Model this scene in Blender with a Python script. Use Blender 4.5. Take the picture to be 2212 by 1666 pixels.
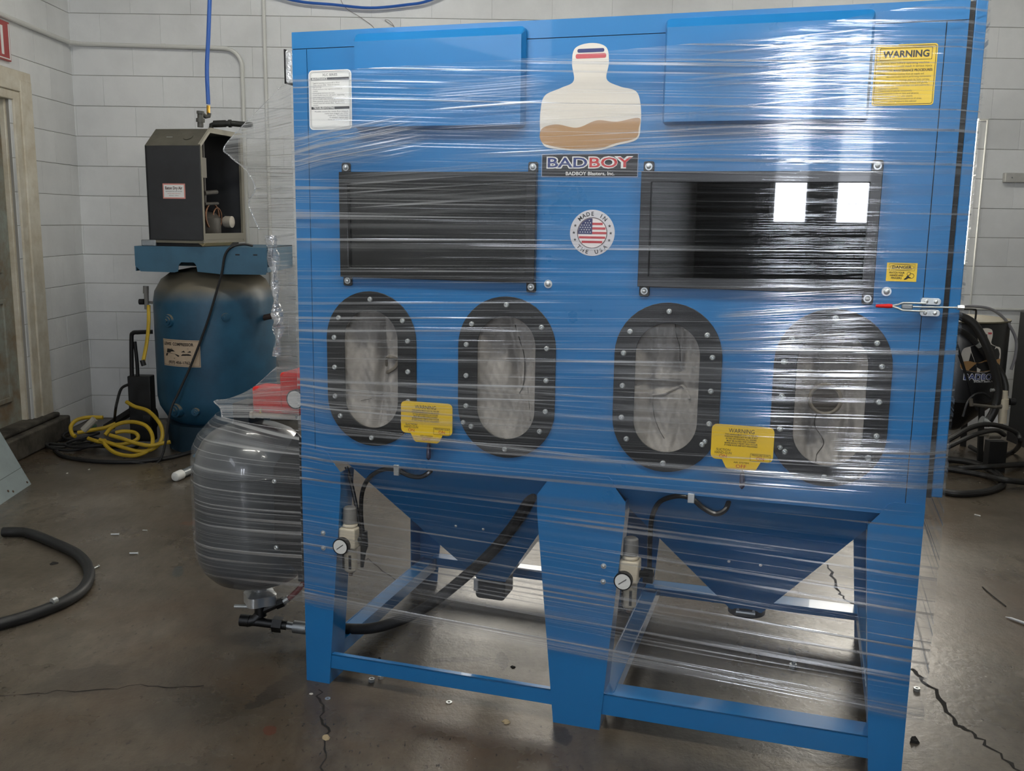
import bpy, bmesh, math, random
from mathutils import Matrix, Vector
R = math.radians
random.seed(7)
scene = bpy.context.scene
for o in list(bpy.data.objects): bpy.data.objects.remove(o, do_unlink=True)
C = scene.collection

# ------------------------------------------------------------------ camera
cam_d = bpy.data.cameras.new('camera'); cam = bpy.data.objects.new('camera', cam_d); C.objects.link(cam)
cam_d.sensor_fit = 'HORIZONTAL'; cam_d.sensor_width = 36.0
cam_d.lens = 36.0 * 2063.65 / 2212.0
cam_d.clip_start = 0.02
CF = Vector((0.007269, 0.985511, -0.169455)); CR = Vector((0.999893, -0.005012, 0.013743)); CU = Vector((-0.012695, 0.169536, 0.985442))
cam.matrix_world = Matrix(((CR.x, CU.x, -CF.x, 0), (CR.y, CU.y, -CF.y, 0), (CR.z, CU.z, -CF.z, 1.38138), (0, 0, 0, 1)))
scene.camera = cam

# ------------------------------------------------------------------ world, view
w = bpy.data.worlds.new('sky'); scene.world = w; w.use_nodes = True
w.node_tree.nodes['Background'].inputs[0].default_value = (0.75, 0.85, 1.0, 1)
w.node_tree.nodes['Background'].inputs[1].default_value = 1.0
scene.view_settings.view_transform = 'Standard'
scene.view_settings.look = 'None'
scene.view_settings.gamma = 1.0
scene.view_settings.use_curve_mapping = False
scene.view_settings.exposure = 0.16
try: scene.cycles.transparent_max_bounces = 16
except Exception: pass
DAYLIGHT = 27.0      # brightness of the frosted window panes
TUBES = 80.0         # brightness of the added, unseen fluorescent tubes

# ------------------------------------------------------------------ helpers
def lin(c):
    if isinstance(c, str):
        c = [int(c[i:i+2], 16) / 255 for i in (0, 2, 4)]
    return tuple((x / 12.92 if x <= .04045 else ((x + .055) / 1.055) ** 2.4) for x in c) + (1,)

MATS = {}
def mat(name, col, rough=.5, metal=0.0, vary=0.0, vscale=8.0, bump=0.0, bscale=60.0, spec=.5, coat=0.0, dark=None, stretch=None, rvary=0.0):
    if name in MATS: return MATS[name]
    m = bpy.data.materials.new(name); m.use_nodes = True
    nt = m.node_tree; b = nt.nodes['Principled BSDF']
    b.inputs['Base Color'].default_value = lin(col)
    b.inputs['Roughness'].default_value = rough
    b.inputs['Metallic'].default_value = metal
    b.inputs['Specular IOR Level'].default_value = spec
    b.inputs['Coat Weight'].default_value = coat
    if vary or bump or rvary:
        g = nt.nodes.new('ShaderNodeNewGeometry'); src = g.outputs['Position']
        if stretch:
            mp = nt.nodes.new('ShaderNodeMapping'); mp.inputs['Scale'].default_value = stretch
            nt.links.new(src, mp.inputs['Vector']); src = mp.outputs['Vector']
        if vary or rvary:
            n = nt.nodes.new('ShaderNodeTexNoise'); n.inputs['Scale'].default_value = vscale; n.inputs['Detail'].default_value = 5; n.inputs['Roughness'].default_value = .65
            nt.links.new(src, n.inputs['Vector'])
        if vary:
            r = nt.nodes.new('ShaderNodeValToRGB'); r.color_ramp.elements[0].position = .35; r.color_ramp.elements[1].position = .65
            c1 = lin(col); c0 = lin(dark) if dark else tuple(x * (1 - vary) for x in c1[:3]) + (1,)
            r.color_ramp.elements[0].color = c0; r.color_ramp.elements[1].color = c1
            nt.links.new(n.outputs['Fac'], r.inputs['Fac']); nt.links.new(r.outputs['Color'], b.inputs['Base Color'])
        if rvary:
            mr = nt.nodes.new('ShaderNodeMapRange'); mr.inputs['From Min'].default_value = .3; mr.inputs['From Max'].default_value = .7
            mr.inputs['To Min'].default_value = max(.02, rough - rvary); mr.inputs['To Max'].default_value = rough + rvary
            nt.links.new(n.outputs['Fac'], mr.inputs['Value']); nt.links.new(mr.outputs['Result'], b.inputs['Roughness'])
        if bump:
            n2 = nt.nodes.new('ShaderNodeTexNoise'); n2.inputs['Scale'].default_value = bscale; n2.inputs['Detail'].default_value = 4
            nt.links.new(src, n2.inputs['Vector'])
            bp = nt.nodes.new('ShaderNodeBump'); bp.inputs['Strength'].default_value = bump; bp.inputs['Distance'].default_value = .01
            nt.links.new(n2.outputs['Fac'], bp.inputs['Height']); nt.links.new(bp.outputs['Normal'], b.inputs['Normal'])
    MATS[name] = m
    return m

def emit(name, col, strength):
    if name in MATS: return MATS[name]
    m = bpy.data.materials.new(name); m.use_nodes = True; nt = m.node_tree
    nt.nodes.remove(nt.nodes['Principled BSDF'])
    e = nt.nodes.new('ShaderNodeEmission'); e.inputs[0].default_value = lin(col); e.inputs[1].default_value = strength
    nt.links.new(e.outputs[0], nt.nodes['Material Output'].inputs[0])
    MATS[name] = m; return m

def glass(name, tint, gloss=.06, rough=.02):
    if name in MATS: return MATS[name]
    m = bpy.data.materials.new(name); m.use_nodes = True; nt = m.node_tree
    nt.nodes.remove(nt.nodes['Principled BSDF'])
    t = nt.nodes.new('ShaderNodeBsdfTransparent'); t.inputs[0].default_value = lin(tint)
    g = nt.nodes.new('ShaderNodeBsdfGlossy'); g.inputs['Roughness'].default_value = rough
    fr = nt.nodes.new('ShaderNodeFresnel'); fr.inputs['IOR'].default_value = 1.5
    ad = nt.nodes.new('ShaderNodeMath'); ad.operation = 'ADD'; ad.inputs[1].default_value = gloss; ad.use_clamp = True
    nt.links.new(fr.outputs[0], ad.inputs[0])
    mx = nt.nodes.new('ShaderNodeMixShader'); nt.links.new(ad.outputs[0], mx.inputs[0]); nt.links.new(t.outputs[0], mx.inputs[1]); nt.links.new(g.outputs[0], mx.inputs[2])
    nt.links.new(mx.outputs[0], nt.nodes['Material Output'].inputs[0])
    MATS[name] = m; return m

def catmull(pts, sub=8, closed=False):
    P = [Vector(p) for p in pts]; n = len(P); out = []
    rng = range(n if closed else n - 1)
    for i in rng:
        if closed: a, b, c, d = P[(i-1) % n], P[i], P[(i+1) % n], P[(i+2) % n]
        else:
            b, c = P[i], P[i+1]; a = P[i-1] if i else b * 2 - c; d = P[i+2] if i + 2 < n else c * 2 - b
        for k in range(sub):
            t = k / sub
            out.append(.5 * ((2*b) + (c-a)*t + (2*a-5*b+4*c-d)*t*t + (3*b-a-3*c+d)*t**3))
    if not closed: out.append(P[-1])
    return out

def stadium(cx, cz, hw, hh, n=14):
    pts = []
    for k in range(n + 1):
        a = math.pi * k / n; pts.append((cx + hw*math.cos(a), cz + (hh-hw) + hw*math.sin(a)))
    for k in range(n + 1):
        a = math.pi + math.pi * k / n; pts.append((cx + hw*math.cos(a), cz - (hh-hw) + hw*math.sin(a)))
    return pts

def rrect(x0, x1, z0, z1, r, n=5):
    pts = []
    for cx, cz, a0 in ((x1-r, z1-r, 0), (x0+r, z1-r, 90), (x0+r, z0+r, 180), (x1-r, z0+r, 270)):
        for k in range(n + 1):
            a = R(a0 + 90*k/n); pts.append((cx + r*math.cos(a), cz + r*math.sin(a)))
    return pts

def circ(cx, cz, r, n=24): return [(cx + r*math.cos(2*math.pi*k/n), cz + r*math.sin(2*math.pi*k/n)) for k in range(n)]

class MB:
    def __init__(s): s.v = []; s.f = []; s.uv = None
    def add(s, vs, fs):
        b = len(s.v); s.v += [tuple(p) for p in vs]; s.f += [tuple(i + b for i in q) for q in fs]; return s
    def box(s, x0, x1, y0, y1, z0, z1):
        return s.add([(x0,y0,z0),(x1,y0,z0),(x1,y1,z0),(x0,y1,z0),(x0,y0,z1),(x1,y0,z1),(x1,y1,z1),(x0,y1,z1)],
                     [(0,3,2,1),(4,5,6,7),(0,1,5,4),(1,2,6,5),(2,3,7,6),(3,0,4,7)])
    def bar(s, p0, p1, w, h, up=(0,0,1)):
        p0 = Vector(p0); p1 = Vector(p1); d = (p1-p0).normalized(); sd = d.cross(Vector(up)).normalized(); u = sd.cross(d)
        vs = []
        for p in (p0, p1):
            for a, b in ((-1,-1),(1,-1),(1,1),(-1,1)): vs.append(p + sd*a*w/2 + u*b*h/2)
        return s.add(vs, [(0,1,2,3),(7,6,5,4),(0,4,5,1),(1,5,6,2),(2,6,7,3),(3,7,4,0)])
    def cyl(s, p0, p1, r0, r1=None, n=16):
        return s.ring([p0, p1], [r0, r0 if r1 is None else r1], n)
    def ring(s, P, rad, n=10, closed=False):
        P = [Vector(p) for p in P]; m = len(P)
        if not hasattr(rad, '__len__'): rad = [rad] * m
        d0 = (P[1]-P[0]).normalized(); ref = Vector((0,0,1)) if abs(d0.z) < .9 else Vector((1,0,0))
        u = d0.cross(ref).normalized(); vs = []
        for i in range(m):
            if closed: d = (P[(i+1) % m] - P[i-1])
            else: d = P[min(i+1, m-1)] - P[max(i-1, 0)]
            if d.length < 1e-9: d = d0
            d = d.normalized(); u = (u - d*u.dot(d)); u = u.normalized() if u.length > 1e-6 else d.orthogonal().normalized()
            vv = d.cross(u)
            for k in range(n):
                a = 2*math.pi*k/n; vs.append(P[i] + (u*math.cos(a) + vv*math.sin(a)) * rad[i])
        fs = []
        for i in range(m if closed else m - 1):
            j = (i+1) % m
            for k in range(n): fs.append((i*n+k, i*n+(k+1) % n, j*n+(k+1) % n, j*n+k))
        if not closed: fs.append(tuple(range(n-1, -1, -1))); fs.append(tuple((m-1)*n + k for k in range(n)))
        return s.add(vs, fs)
    def tube(s, pts, r, n=10, sub=8, closed=False): return s.ring(catmull(pts, sub, closed), r, n, closed)
    def lathe(s, prof, c=(0,0,0), n=32, axis='z'):
        vs = []; m = len(prof)
        for r, h in prof:
            for k in range(n):
                a = 2*math.pi*k/n; p = (r*math.cos(a), r*math.sin(a), h)
                if axis == 'y': p = (p[0], p[2], p[1])
                if axis == 'x': p = (p[2], p[0], p[1])
                vs.append((c[0]+p[0], c[1]+p[1], c[2]+p[2]))
        fs = [(i*n+k, i*n+(k+1) % n, (i+1)*n+(k+1) % n, (i+1)*n+k) for i in range(m-1) for k in range(n)]
        if axis == 'y': fs = [q[::-1] for q in fs]
        if prof[0][0] > 1e-5: fs.append(tuple(range(n-1, -1, -1)))
        if prof[-1][0] > 1e-5: fs.append(tuple((m-1)*n + k for k in range(n)))
        return s.add(vs, fs)
    def prism(s, poly, y0, y1):       # polygon in x,z; extruded along y
        n = len(poly)
        vs = [(x, y0, z) for x, z in poly] + [(x, y1, z) for x, z in poly]
        fs = [tuple(range(n)), tuple(range(2*n-1, n-1, -1))] + [(i, i+n, (i+1) % n + n, (i+1) % n) for i in range(n)]
        return s.add(vs, fs)
    def ringplate(s, outer, inner, y0, y1):   # same point count
        n = len(outer)
        vs = [(x,y0,z) for x,z in outer] + [(x,y0,z) for x,z in inner] + [(x,y1,z) for x,z in outer] + [(x,y1,z) for x,z in inner]
        fs = []
        for i in range(n):
            j = (i+1) % n
            fs += [(i, j, n+j, n+i), (2*n+j, 2*n+i, 3*n+i, 3*n+j), (j, i, 2*n+i, 2*n+j), (n+i, n+j, 3*n+j, 3*n+i)]
        return s.add(vs, fs)
    def grid(s, rows):
        m = len(rows); n = len(rows[0]); vs = [p for r in rows for p in r]
        return s.add(vs, [(i*n+k, i*n+k+1, (i+1)*n+k+1, (i+1)*n+k) for i in range(m-1) for k in range(n-1)])
    def mesh(s, name, off=(0,0,0), smooth=True, angle=35):
        me = bpy.data.meshes.new(name)
        me.from_pydata([(a-off[0], b-off[1], c-off[2]) for a,b,c in s.v], [], s.f)
        bm = bmesh.new(); bm.from_mesh(me); bmesh.ops.recalc_face_normals(bm, faces=bm.faces); bm.to_mesh(me); bm.free()
        if smooth:
            me.shade_smooth(); me.set_sharp_from_angle(angle=R(angle))
        return me
    def build(s, name, m, parent=None, off=(0,0,0), smooth=True, bevel=0, angle=35):
        o = bpy.data.objects.new(name, s.mesh(name, off, smooth, angle)); C.objects.link(o)
        o.data.materials.append(m)
        if parent: o.parent = parent
        if bevel:
            bv = o.modifiers.new('bevel', 'BEVEL'); bv.width = bevel; bv.segments = 2; bv.limit_method = 'ANGLE'; bv.angle_limit = R(40)
            bv.harden_normals = False
        return o

def tag(o, label=None, cat=None, group=None, kind=None):
    if label: o['label'] = label
    if cat: o['category'] = cat
    if group: o['group'] = group
    if kind: o['kind'] = kind
    return o
def thing(name, label, cat, loc=(0,0,0), rz=0, group=None):
    o = bpy.data.objects.new(name, None); C.objects.link(o); o.location = loc; o.rotation_euler = (0,0,rz); o.empty_display_size = .1
    return tag(o, label, cat, group)
def like(o, name, parent, loc=(0,0,0), rot=(0,0,0)):
    c = o.copy(); C.objects.link(c); c.parent = parent; c.location = loc; c.rotation_euler = rot
    return c
def obj_of(me, name, m, parent, loc=(0,0,0), rot=(0,0,0)):
    o = bpy.data.objects.new(name, me); C.objects.link(o); o.parent = parent; o.location = loc; o.rotation_euler = rot
    if m and not me.materials: me.materials.append(m)
    return o

# flat print: text collected per parent and colour, made into meshes in one go at the end
TEXTS = []
def text(parent, m, s, x, z, h, y=0.0, width=None, align='CENTER', bold=0.0, name='lettering', frame=None, italic=0.0):
    TEXTS.append(dict(parent=parent, m=m, s=s, x=x, y=y, z=z, h=h, width=width, align=align, bold=bold, name=name, frame=frame, italic=italic))
def flush_texts():
    tmp = []
    for t in TEXTS:
        cu = bpy.data.curves.new('t', 'FONT'); cu.body = t['s']; cu.size = 1.0; cu.offset = t['bold']; cu.resolution_u = 3; cu.shear = t['italic']
        o = bpy.data.objects.new('t', cu); C.objects.link(o); tmp.append(o)
    dg = bpy.context.evaluated_depsgraph_get()
    groups = {}
    for t, o in zip(TEXTS, tmp):
        me = bpy.data.meshes.new_from_object(o.evaluated_get(dg))
        vs = [v.co.copy() for v in me.vertices]; fs = [tuple(p.vertices) for p in me.polygons]
        bpy.data.meshes.remove(me)
        if not vs: continue
        xs = [v.x for v in vs]; x0, x1 = min(xs), max(xs)
        k = t['h'] / .70; kx = k if not t['width'] else t['width'] / max(1e-6, x1 - x0)
        sh = {'CENTER': -(x0+x1)/2, 'LEFT': -x0, 'RIGHT': -x1}[t['align']]
        out = []
        for v in vs:
            p = Vector((t['x'] + (v.x + sh)*kx, t['y'], t['z'] + v.y*k))
            if t['frame']: p = t['frame'](p.x - t['x'], p.z - t['z'])
            out.append(tuple(p))
        key = (t['parent'].name, t['m'].name, t['name'])
        g = groups.setdefault(key, (MB(), t)); g[0].add(out, fs)
    for o in tmp:
        cu = o.data; bpy.data.objects.remove(o); bpy.data.curves.remove(cu)
    for mb, t in groups.values():
        me = bpy.data.meshes.new(t['name']); me.from_pydata(mb.v, [], mb.f)
        ob = bpy.data.objects.new(t['name'], me); C.objects.link(ob); me.materials.append(t['m']); ob.parent = t['parent']

# ------------------------------------------------------------------ materials
BLUE = mat('blue_paint', '1c6fac', .32, coat=.25, vary=.06, vscale=3, rvary=.06)
BLUED = BLUE
BLACKP = mat('black_powder_coat', '0e0f10', .42, bump=.08, bscale=400)
RUBBER = mat('black_rubber', '141416', .6, bump=.15, bscale=300)
HOSEB = mat('black_hose', '1a1a1b', .42)
STEEL = mat('zinc_steel', 'd4d8d8', .34, .8)
CHROME = mat('cast_aluminium', 'd6d8d8', .3, .7, bump=.2, bscale=30)
GALV = mat('galvanised', '9a9ea0', .45, .9, vary=.2, vscale=40)
DARKIN = mat('dark_interior', '20242a', .7)
YELLOW = mat('label_yellow', 'f0cc34', .4)
YPLATE = mat('plate_yellow', 'e8c21a', .35)
INKBLK = mat('ink_black', '14120c', .5)
INKRED = mat('ink_red', 'b5281c', .5)
INKWHT = mat('ink_white', 'e8e8e6', .5)
INKBLUE = mat('ink_blue', '23305e', .5)
PAPER = mat('label_white', 'e4e4e2', .45)
IVORY = mat('ivory_plastic', 'cfc4ae', .4)
GREYPL = mat('grey_plastic', '7e7c78', .5)
CLOTH = mat('grey_glove_cloth', 'a39e98', .9, vary=.15, vscale=60, bump=.25, bscale=700)
CUFF = mat('glove_cuff_rubber', '6e675c', .7)
TANGREY = mat('tank_grey', '46494c', .28, .0, coat=.5, vary=.12, vscale=3)
GAUGEW = mat('gauge_face', 'dadad6', .4)
CLEAR = glass('clear_bowl', 'd8d6d0', .06)
REDP = mat('red_enamel', 'd01f1c', .35)
REDH = mat('red_hose', '7c1f18', .5)
BRASS = mat('brass', 'b08a3c', .3, 1.0)

# ================================================================== THE ROOM
XL, YB, XR, YF, ZC = -2.85, 6.50, 4.60, -5.0, 3.60
def wall_mat():
    m = bpy.data.materials.new('painted_block'); m.use_nodes = True; nt = m.node_tree; b = nt.nodes['Principled BSDF']; N = nt.nodes.new; Lk = nt.links.new
    g = N('ShaderNodeNewGeometry'); oi = N('ShaderNodeObjectInfo')
    n = N('ShaderNodeTexNoise'); n.inputs['Scale'].default_value = 1.6; n.inputs['Detail'].default_value = 6; n.inputs['Roughness'].default_value = .6; Lk(g.outputs['Position'], n.inputs['Vector'])
    r = N('ShaderNodeValToRGB'); r.color_ramp.elements[0].position = .3; r.color_ramp.elements[0].color = lin('cfd0d0'); r.color_ramp.elements[1].position = .6; r.color_ramp.elements[1].color = lin('e2e3e3')
    Lk(n.outputs['Fac'], r.inputs['Fac'])
    # scattered chips and scuffs with their own shape
    n2 = N('ShaderNodeTexNoise'); n2.inputs['Scale'].default_value = 9; n2.inputs['Detail'].default_value = 8; n2.inputs['Roughness'].default_value = .75; Lk(g.outputs['Position'], n2.inputs['Vector'])
    r2 = N('ShaderNodeValToRGB'); r2.color_ramp.elements[0].position = .69; r2.color_ramp.elements[0].color = (0,0,0,1); r2.color_ramp.elements[1].position = .76; r2.color_ramp.elements[1].color = (.7,.7,.7,1)
    Lk(n2.outputs['Fac'], r2.inputs['Fac'])
    mx = N('ShaderNodeMix'); mx.data_type = 'RGBA'; Lk(r2.outputs['Color'], mx.inputs['Factor']); Lk(r.outputs['Color'], mx.inputs[6]); mx.inputs[7].default_value = lin('a29c92')
    hsv = N('ShaderNodeHueSaturation'); mr = N('ShaderNodeMapRange'); mr.inputs['To Min'].default_value = .95; mr.inputs['To Max'].default_value = 1.03
    Lk(oi.outputs['Random'], mr.inputs['Value']); Lk(mr.outputs['Result'], hsv.inputs['Value']); Lk(mx.outputs[2], hsv.inputs['Color']); Lk(hsv.outputs['Color'], b.inputs['Base Color'])
    b.inputs['Roughness'].default_value = .6
    n3 = N('ShaderNodeTexNoise'); n3.inputs['Scale'].default_value = 45; n3.inputs['Detail'].default_value = 5; Lk(g.outputs['Position'], n3.inputs['Vector'])
    bp = N('ShaderNodeBump'); bp.inputs['Strength'].default_value = .25; bp.inputs['Distance'].default_value = .006; Lk(n3.outputs['Fac'], bp.inputs['Height']); Lk(bp.outputs['Normal'], b.inputs['Normal'])
    MATS['painted_block'] = m; return m
WALLM = wall_mat()
JOINT = mat('mortar_joint', '918e88', .8)
TRIMP = mat('old_cream_paint', 'dcd6c6', .5, vary=.3, vscale=7, dark='c4b9a2', bump=.2, bscale=60)

def floor_mat():
    m = bpy.data.materials.new('worn_concrete'); m.use_nodes = True; nt = m.node_tree; b = nt.nodes['Principled BSDF']; N = nt.nodes.new; Lk = nt.links.new
    g = N('ShaderNodeNewGeometry'); P = g.outputs['Position']
    def noise(sc, det, ro=.6, off=(0,0,0), st=(1,1,1), rot=0):
        mp = N('ShaderNodeMapping'); mp.inputs['Location'].default_value = off; mp.inputs['Scale'].default_value = st; mp.inputs['Rotation'].default_value = (0,0,rot); Lk(P, mp.inputs['Vector'])
        n = N('ShaderNodeTexNoise'); n.inputs['Scale'].default_value = sc; n.inputs['Detail'].default_value = det; n.inputs['Roughness'].default_value = ro; Lk(mp.outputs['Vector'], n.inputs['Vector']); return n.outputs['Fac']
    def ramp(f, stops):
        r = N('ShaderNodeValToRGB'); e = r.color_ramp.elements
        e[0].position, e[0].color = stops[0][0], stops[0][1]; e[1].position, e[1].color = stops[-1][0], stops[-1][1]
        for p, c in stops[1:-1]:
            q = e.new(p); q.color = c
        Lk(f, r.inputs['Fac']); return r.outputs['Color']
    def mix(f, a, c2, mode='MIX'):
        x = N('ShaderNodeMix'); x.data_type = 'RGBA'; x.blend_type = mode
        if hasattr(f, 'links'): Lk(f, x.inputs['Factor'])
        else: x.inputs['Factor'].default_value = f
        Lk(a, x.inputs[6])
        if hasattr(c2, 'links'): Lk(c2, x.inputs[7])
        else: x.inputs[7].default_value = c2
        return x.outputs[2]
    W1 = (1,1,1,1); K = (0,0,0,1)
    base = ramp(noise(.8, 8, .62), [(.28, lin('38322a')), (.5, lin('544c41')), (.72, lin('736b60'))])
    fine = ramp(noise(22, 8, .7, st=(1, .45, 1), rot=.5), [(.3, (.5,.5,.5,1)), (.62, (1.12,1.12,1.12,1))])
    base = mix(.75, base, fine, 'MULTIPLY')
    rust = ramp(noise(1.1, 7, .65, (3.1, 1.7, 0)), [(.5, K), (.66, (.75,.75,.75,1))])
    base = mix(rust, base, lin('50402f'))
    oil = ramp(noise(.55, 6, .6, (9.3, 4.2, 0)), [(.52, K), (.7, (.85,.85,.85,1))])
    base = mix(oil, base, lin('3a342c'))
    pits = ramp(noise(60, 3, .6, (1, 1, 0), (1, .5, 1)), [(.62, K), (.70, (.85,.85,.85,1))])
    base = mix(pits, base, lin('2e2a25'))
    # spills, and the left leg's cast shadow as dark colour: (x, y, radius x, radius y, turn, colour, amount)
    for (x, y, rx, ry, a, col, am) in SPILLS_AND_SHADE:
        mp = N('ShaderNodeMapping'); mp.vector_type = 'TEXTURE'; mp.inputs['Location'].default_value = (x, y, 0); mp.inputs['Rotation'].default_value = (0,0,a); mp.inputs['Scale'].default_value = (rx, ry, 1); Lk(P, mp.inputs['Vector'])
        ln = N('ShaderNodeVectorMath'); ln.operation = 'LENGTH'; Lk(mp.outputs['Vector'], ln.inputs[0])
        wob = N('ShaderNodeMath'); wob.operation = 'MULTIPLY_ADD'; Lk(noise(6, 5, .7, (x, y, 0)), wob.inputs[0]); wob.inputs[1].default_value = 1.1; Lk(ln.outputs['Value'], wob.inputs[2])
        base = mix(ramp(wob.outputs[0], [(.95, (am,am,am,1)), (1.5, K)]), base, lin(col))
    Lk(base, b.inputs['Base Color'])
    ro = ramp(noise(1.3, 6, .6, (5.5, 2.2, 0)), [(.3, (.17,.17,.17,1)), (.7, (.42,.42,.42,1))])
    Lk(ro, b.inputs['Roughness'])
    bp = N('ShaderNodeBump'); bp.inputs['Strength'].default_value = .35; bp.inputs['Distance'].default_value = .004; Lk(noise(30, 7, .7), bp.inputs['Height']); Lk(bp.outputs['Normal'], b.inputs['Normal'])
    return m
SPILLS_AND_SHADE = [((0.0022, 2.8616, 0.0000)[0], (0.0022, 2.8616, 0.0000)[1], .05, .16, .1, '1d1916', .9), ((-0.1234, 2.8586, 0.0000)[0], (-0.1234, 2.8586, 0.0000)[1], .22, .035, .1, '2a241c', .8),
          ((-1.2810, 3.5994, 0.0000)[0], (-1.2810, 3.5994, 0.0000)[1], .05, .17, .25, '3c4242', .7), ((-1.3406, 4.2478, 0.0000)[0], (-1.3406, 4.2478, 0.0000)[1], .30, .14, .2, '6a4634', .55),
          ((-0.6431, 2.6774, 0.0000)[0], (-0.6431, 2.6774, 0.0000)[1], .10, .35, -.5, '2b2722', .6), ((0.1623, 2.4047, 0.0000)[0], (0.1623, 2.4047, 0.0000)[1], .07, .12, .2, '231f1b', .6),  # first entry paints the left leg's soft shadow on the floor
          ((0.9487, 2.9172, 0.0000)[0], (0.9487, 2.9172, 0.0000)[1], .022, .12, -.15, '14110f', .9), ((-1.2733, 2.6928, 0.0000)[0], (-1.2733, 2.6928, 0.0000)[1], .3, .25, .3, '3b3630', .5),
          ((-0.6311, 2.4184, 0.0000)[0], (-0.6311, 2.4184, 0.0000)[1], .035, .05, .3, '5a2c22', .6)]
FLOORM = floor_mat()
fl = MB().box(XL-.3, XR+.2, YF-.2, YB+.2, -.12, 0).build('floor', FLOORM); tag(fl, kind='structure')
CRACK = mat('crack_dark', '15120f', .9)
def crack(px, wdt):
    pts = []
    for i in range(len(px)-1):
        a, b2 = Vector(px[i]), Vector(px[i+1]); n = 7
        for k in range(n):
            t = k/n; p = a.lerp(b2, t); d = (b2-a).normalized(); s = Vector((-d.y, d.x, 0)); pts.append(p + s*random.uniform(-.012, .012))
    pts.append(Vector(px[-1]))
    L_, R_ = [], []
    for i, p in enumerate(pts):
        d = (pts[min(i+1, len(pts)-1)] - pts[max(i-1, 0)]).normalized(); s = Vector((-d.y, d.x, 0)); w_ = wdt*random.uniform(.35, 1.2)
        L_.append((p + s*w_/2)); R_.append((p - s*w_/2))
    g = MB(); g.grid([[(q.x, q.y, .0006) for q in L_], [(q.x, q.y, .0006) for q in R_]]); g.build('crack', CRACK, fl)
crack([(1.3473, 3.7608, 0.0000), (1.2914, 3.4593, 0.0000), (1.2967, 3.3258, 0.0000)], .012)
crack([(1.2988, 2.8271, 0.0000), (1.3150, 2.6907, 0.0000), (1.2832, 2.5000, 0.0000), (1.3144, 2.4027, 0.0000), (1.3483, 2.2476, 0.0000)], .014)
crack([(-0.5408, 2.6509, 0.0000), (-0.5107, 2.5157, 0.0000), (-0.4641, 2.3695, 0.0000), (-0.4460, 2.2210, 0.0000)], .007)
crack([(-1.4628, 2.6031, 0.0000), (-1.2835, 2.6236, 0.0000), (-1.0797, 2.6593, 0.0000), (-0.8892, 2.6663, 0.0000)], .005)
crack([(-0.6314, 3.6453, 0.0000), (-0.5488, 3.7813, 0.0000), (-0.3773, 3.4337, 0.0000), (-0.5736, 2.8977, 0.0000)], .005)

# ---- walls: painted blocks, each its own piece, on a recessed backing slab
def slab(name, *b): return tag(MB().box(*b).build(name, mat('right_wall_grey', '9b9b97', .7, vary=.15, vscale=2)), kind='structure')
WX0, WX1, WZ0, WZ1 = 2.20, 3.112, 1.13, 2.10            # windows in the back wall
VX0, VX1 = -.30, .55
wall_back = MB()
T = .0045
for (x0, x1, z0, z1) in ((XL-.3, VX0, 0, ZC), (VX1, WX0, 0, ZC), (WX1, XR, 0, ZC), (VX0, VX1, 0, WZ0), (VX0, VX1, WZ1, ZC), (WX0, WX1, 0, WZ0), (WX0, WX1, WZ1, ZC)): wall_back.box(x0, x1, YB+T, YB+.2, z0, z1)
wall_back = tag(wall_back.build('wall_back', JOINT, smooth=False), kind='structure')
BH, BL = .1931, .389
CACHE = {}
def block_mesh(w_, h_, d=.03):
    k = (round(w_, 3), round(h_, 3))
    if k not in CACHE:
        gx, gz, bx_, bv = .0003, .0014, .0007, .0018
        x0, x1, z0, z1 = gx, w_-gx, gz, h_-gz
        m_ = MB().add([(x0,d,z0),(x1,d,z0),(x1,d,z1),(x0,d,z1),(x0,bv,z0),(x1,bv,z0),(x1,bv,z1),(x0,bv,z1),(x0+bx_,0,z0+bv),(x1-bx_,0,z0+bv),(x1-bx_,0,z1-bv),(x0+bx_,0,z1-bv)],
                      [(0,1,5,4),(1,2,6,5),(2,3,7,6),(3,0,4,7),(4,5,9,8),(5,6,10,9),(6,7,11,10),(7,4,8,11),(8,9,10,11)])
        me = m_.mesh('block', smooth=False); me.materials.append(WALLM); CACHE[k] = me
    return CACHE[k]
def rows():
    z = .158 - BH
    k = -1
    while z < ZC - .01:
        yield k, max(0, z), min(ZC, z + BH); z += BH; k += 1
for k, z0, z1 in rows():
    ph = -1.484 if k % 2 == 0 else -1.672
    x = ph - BL * math.ceil((ph - XL) / BL)
    while x < 3.73:
        a, b = max(x, XL-.012), min(x + BL, 3.75)
        segs = [(a, b)]
        if z0 < WZ1 - .02 and z1 > WZ0 + .02:
            segs = [(p, q) for p, q in ((a, min(b, VX0)), (max(a, VX1), min(b, WX0)), (max(a, WX1), b)) if q - p > .02]
        for p, q in segs:
            if q - p > .02:
                o = obj_of(block_mesh(q-p, z1-z0), 'block', None, wall_back, (p, YB + random.uniform(-.0012, .0006), z0))
        x += BL
MB().box(3.75, XR, YB, YB+T, 0, ZC).build('plain_wall_face', WALLM, wall_back)
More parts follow.
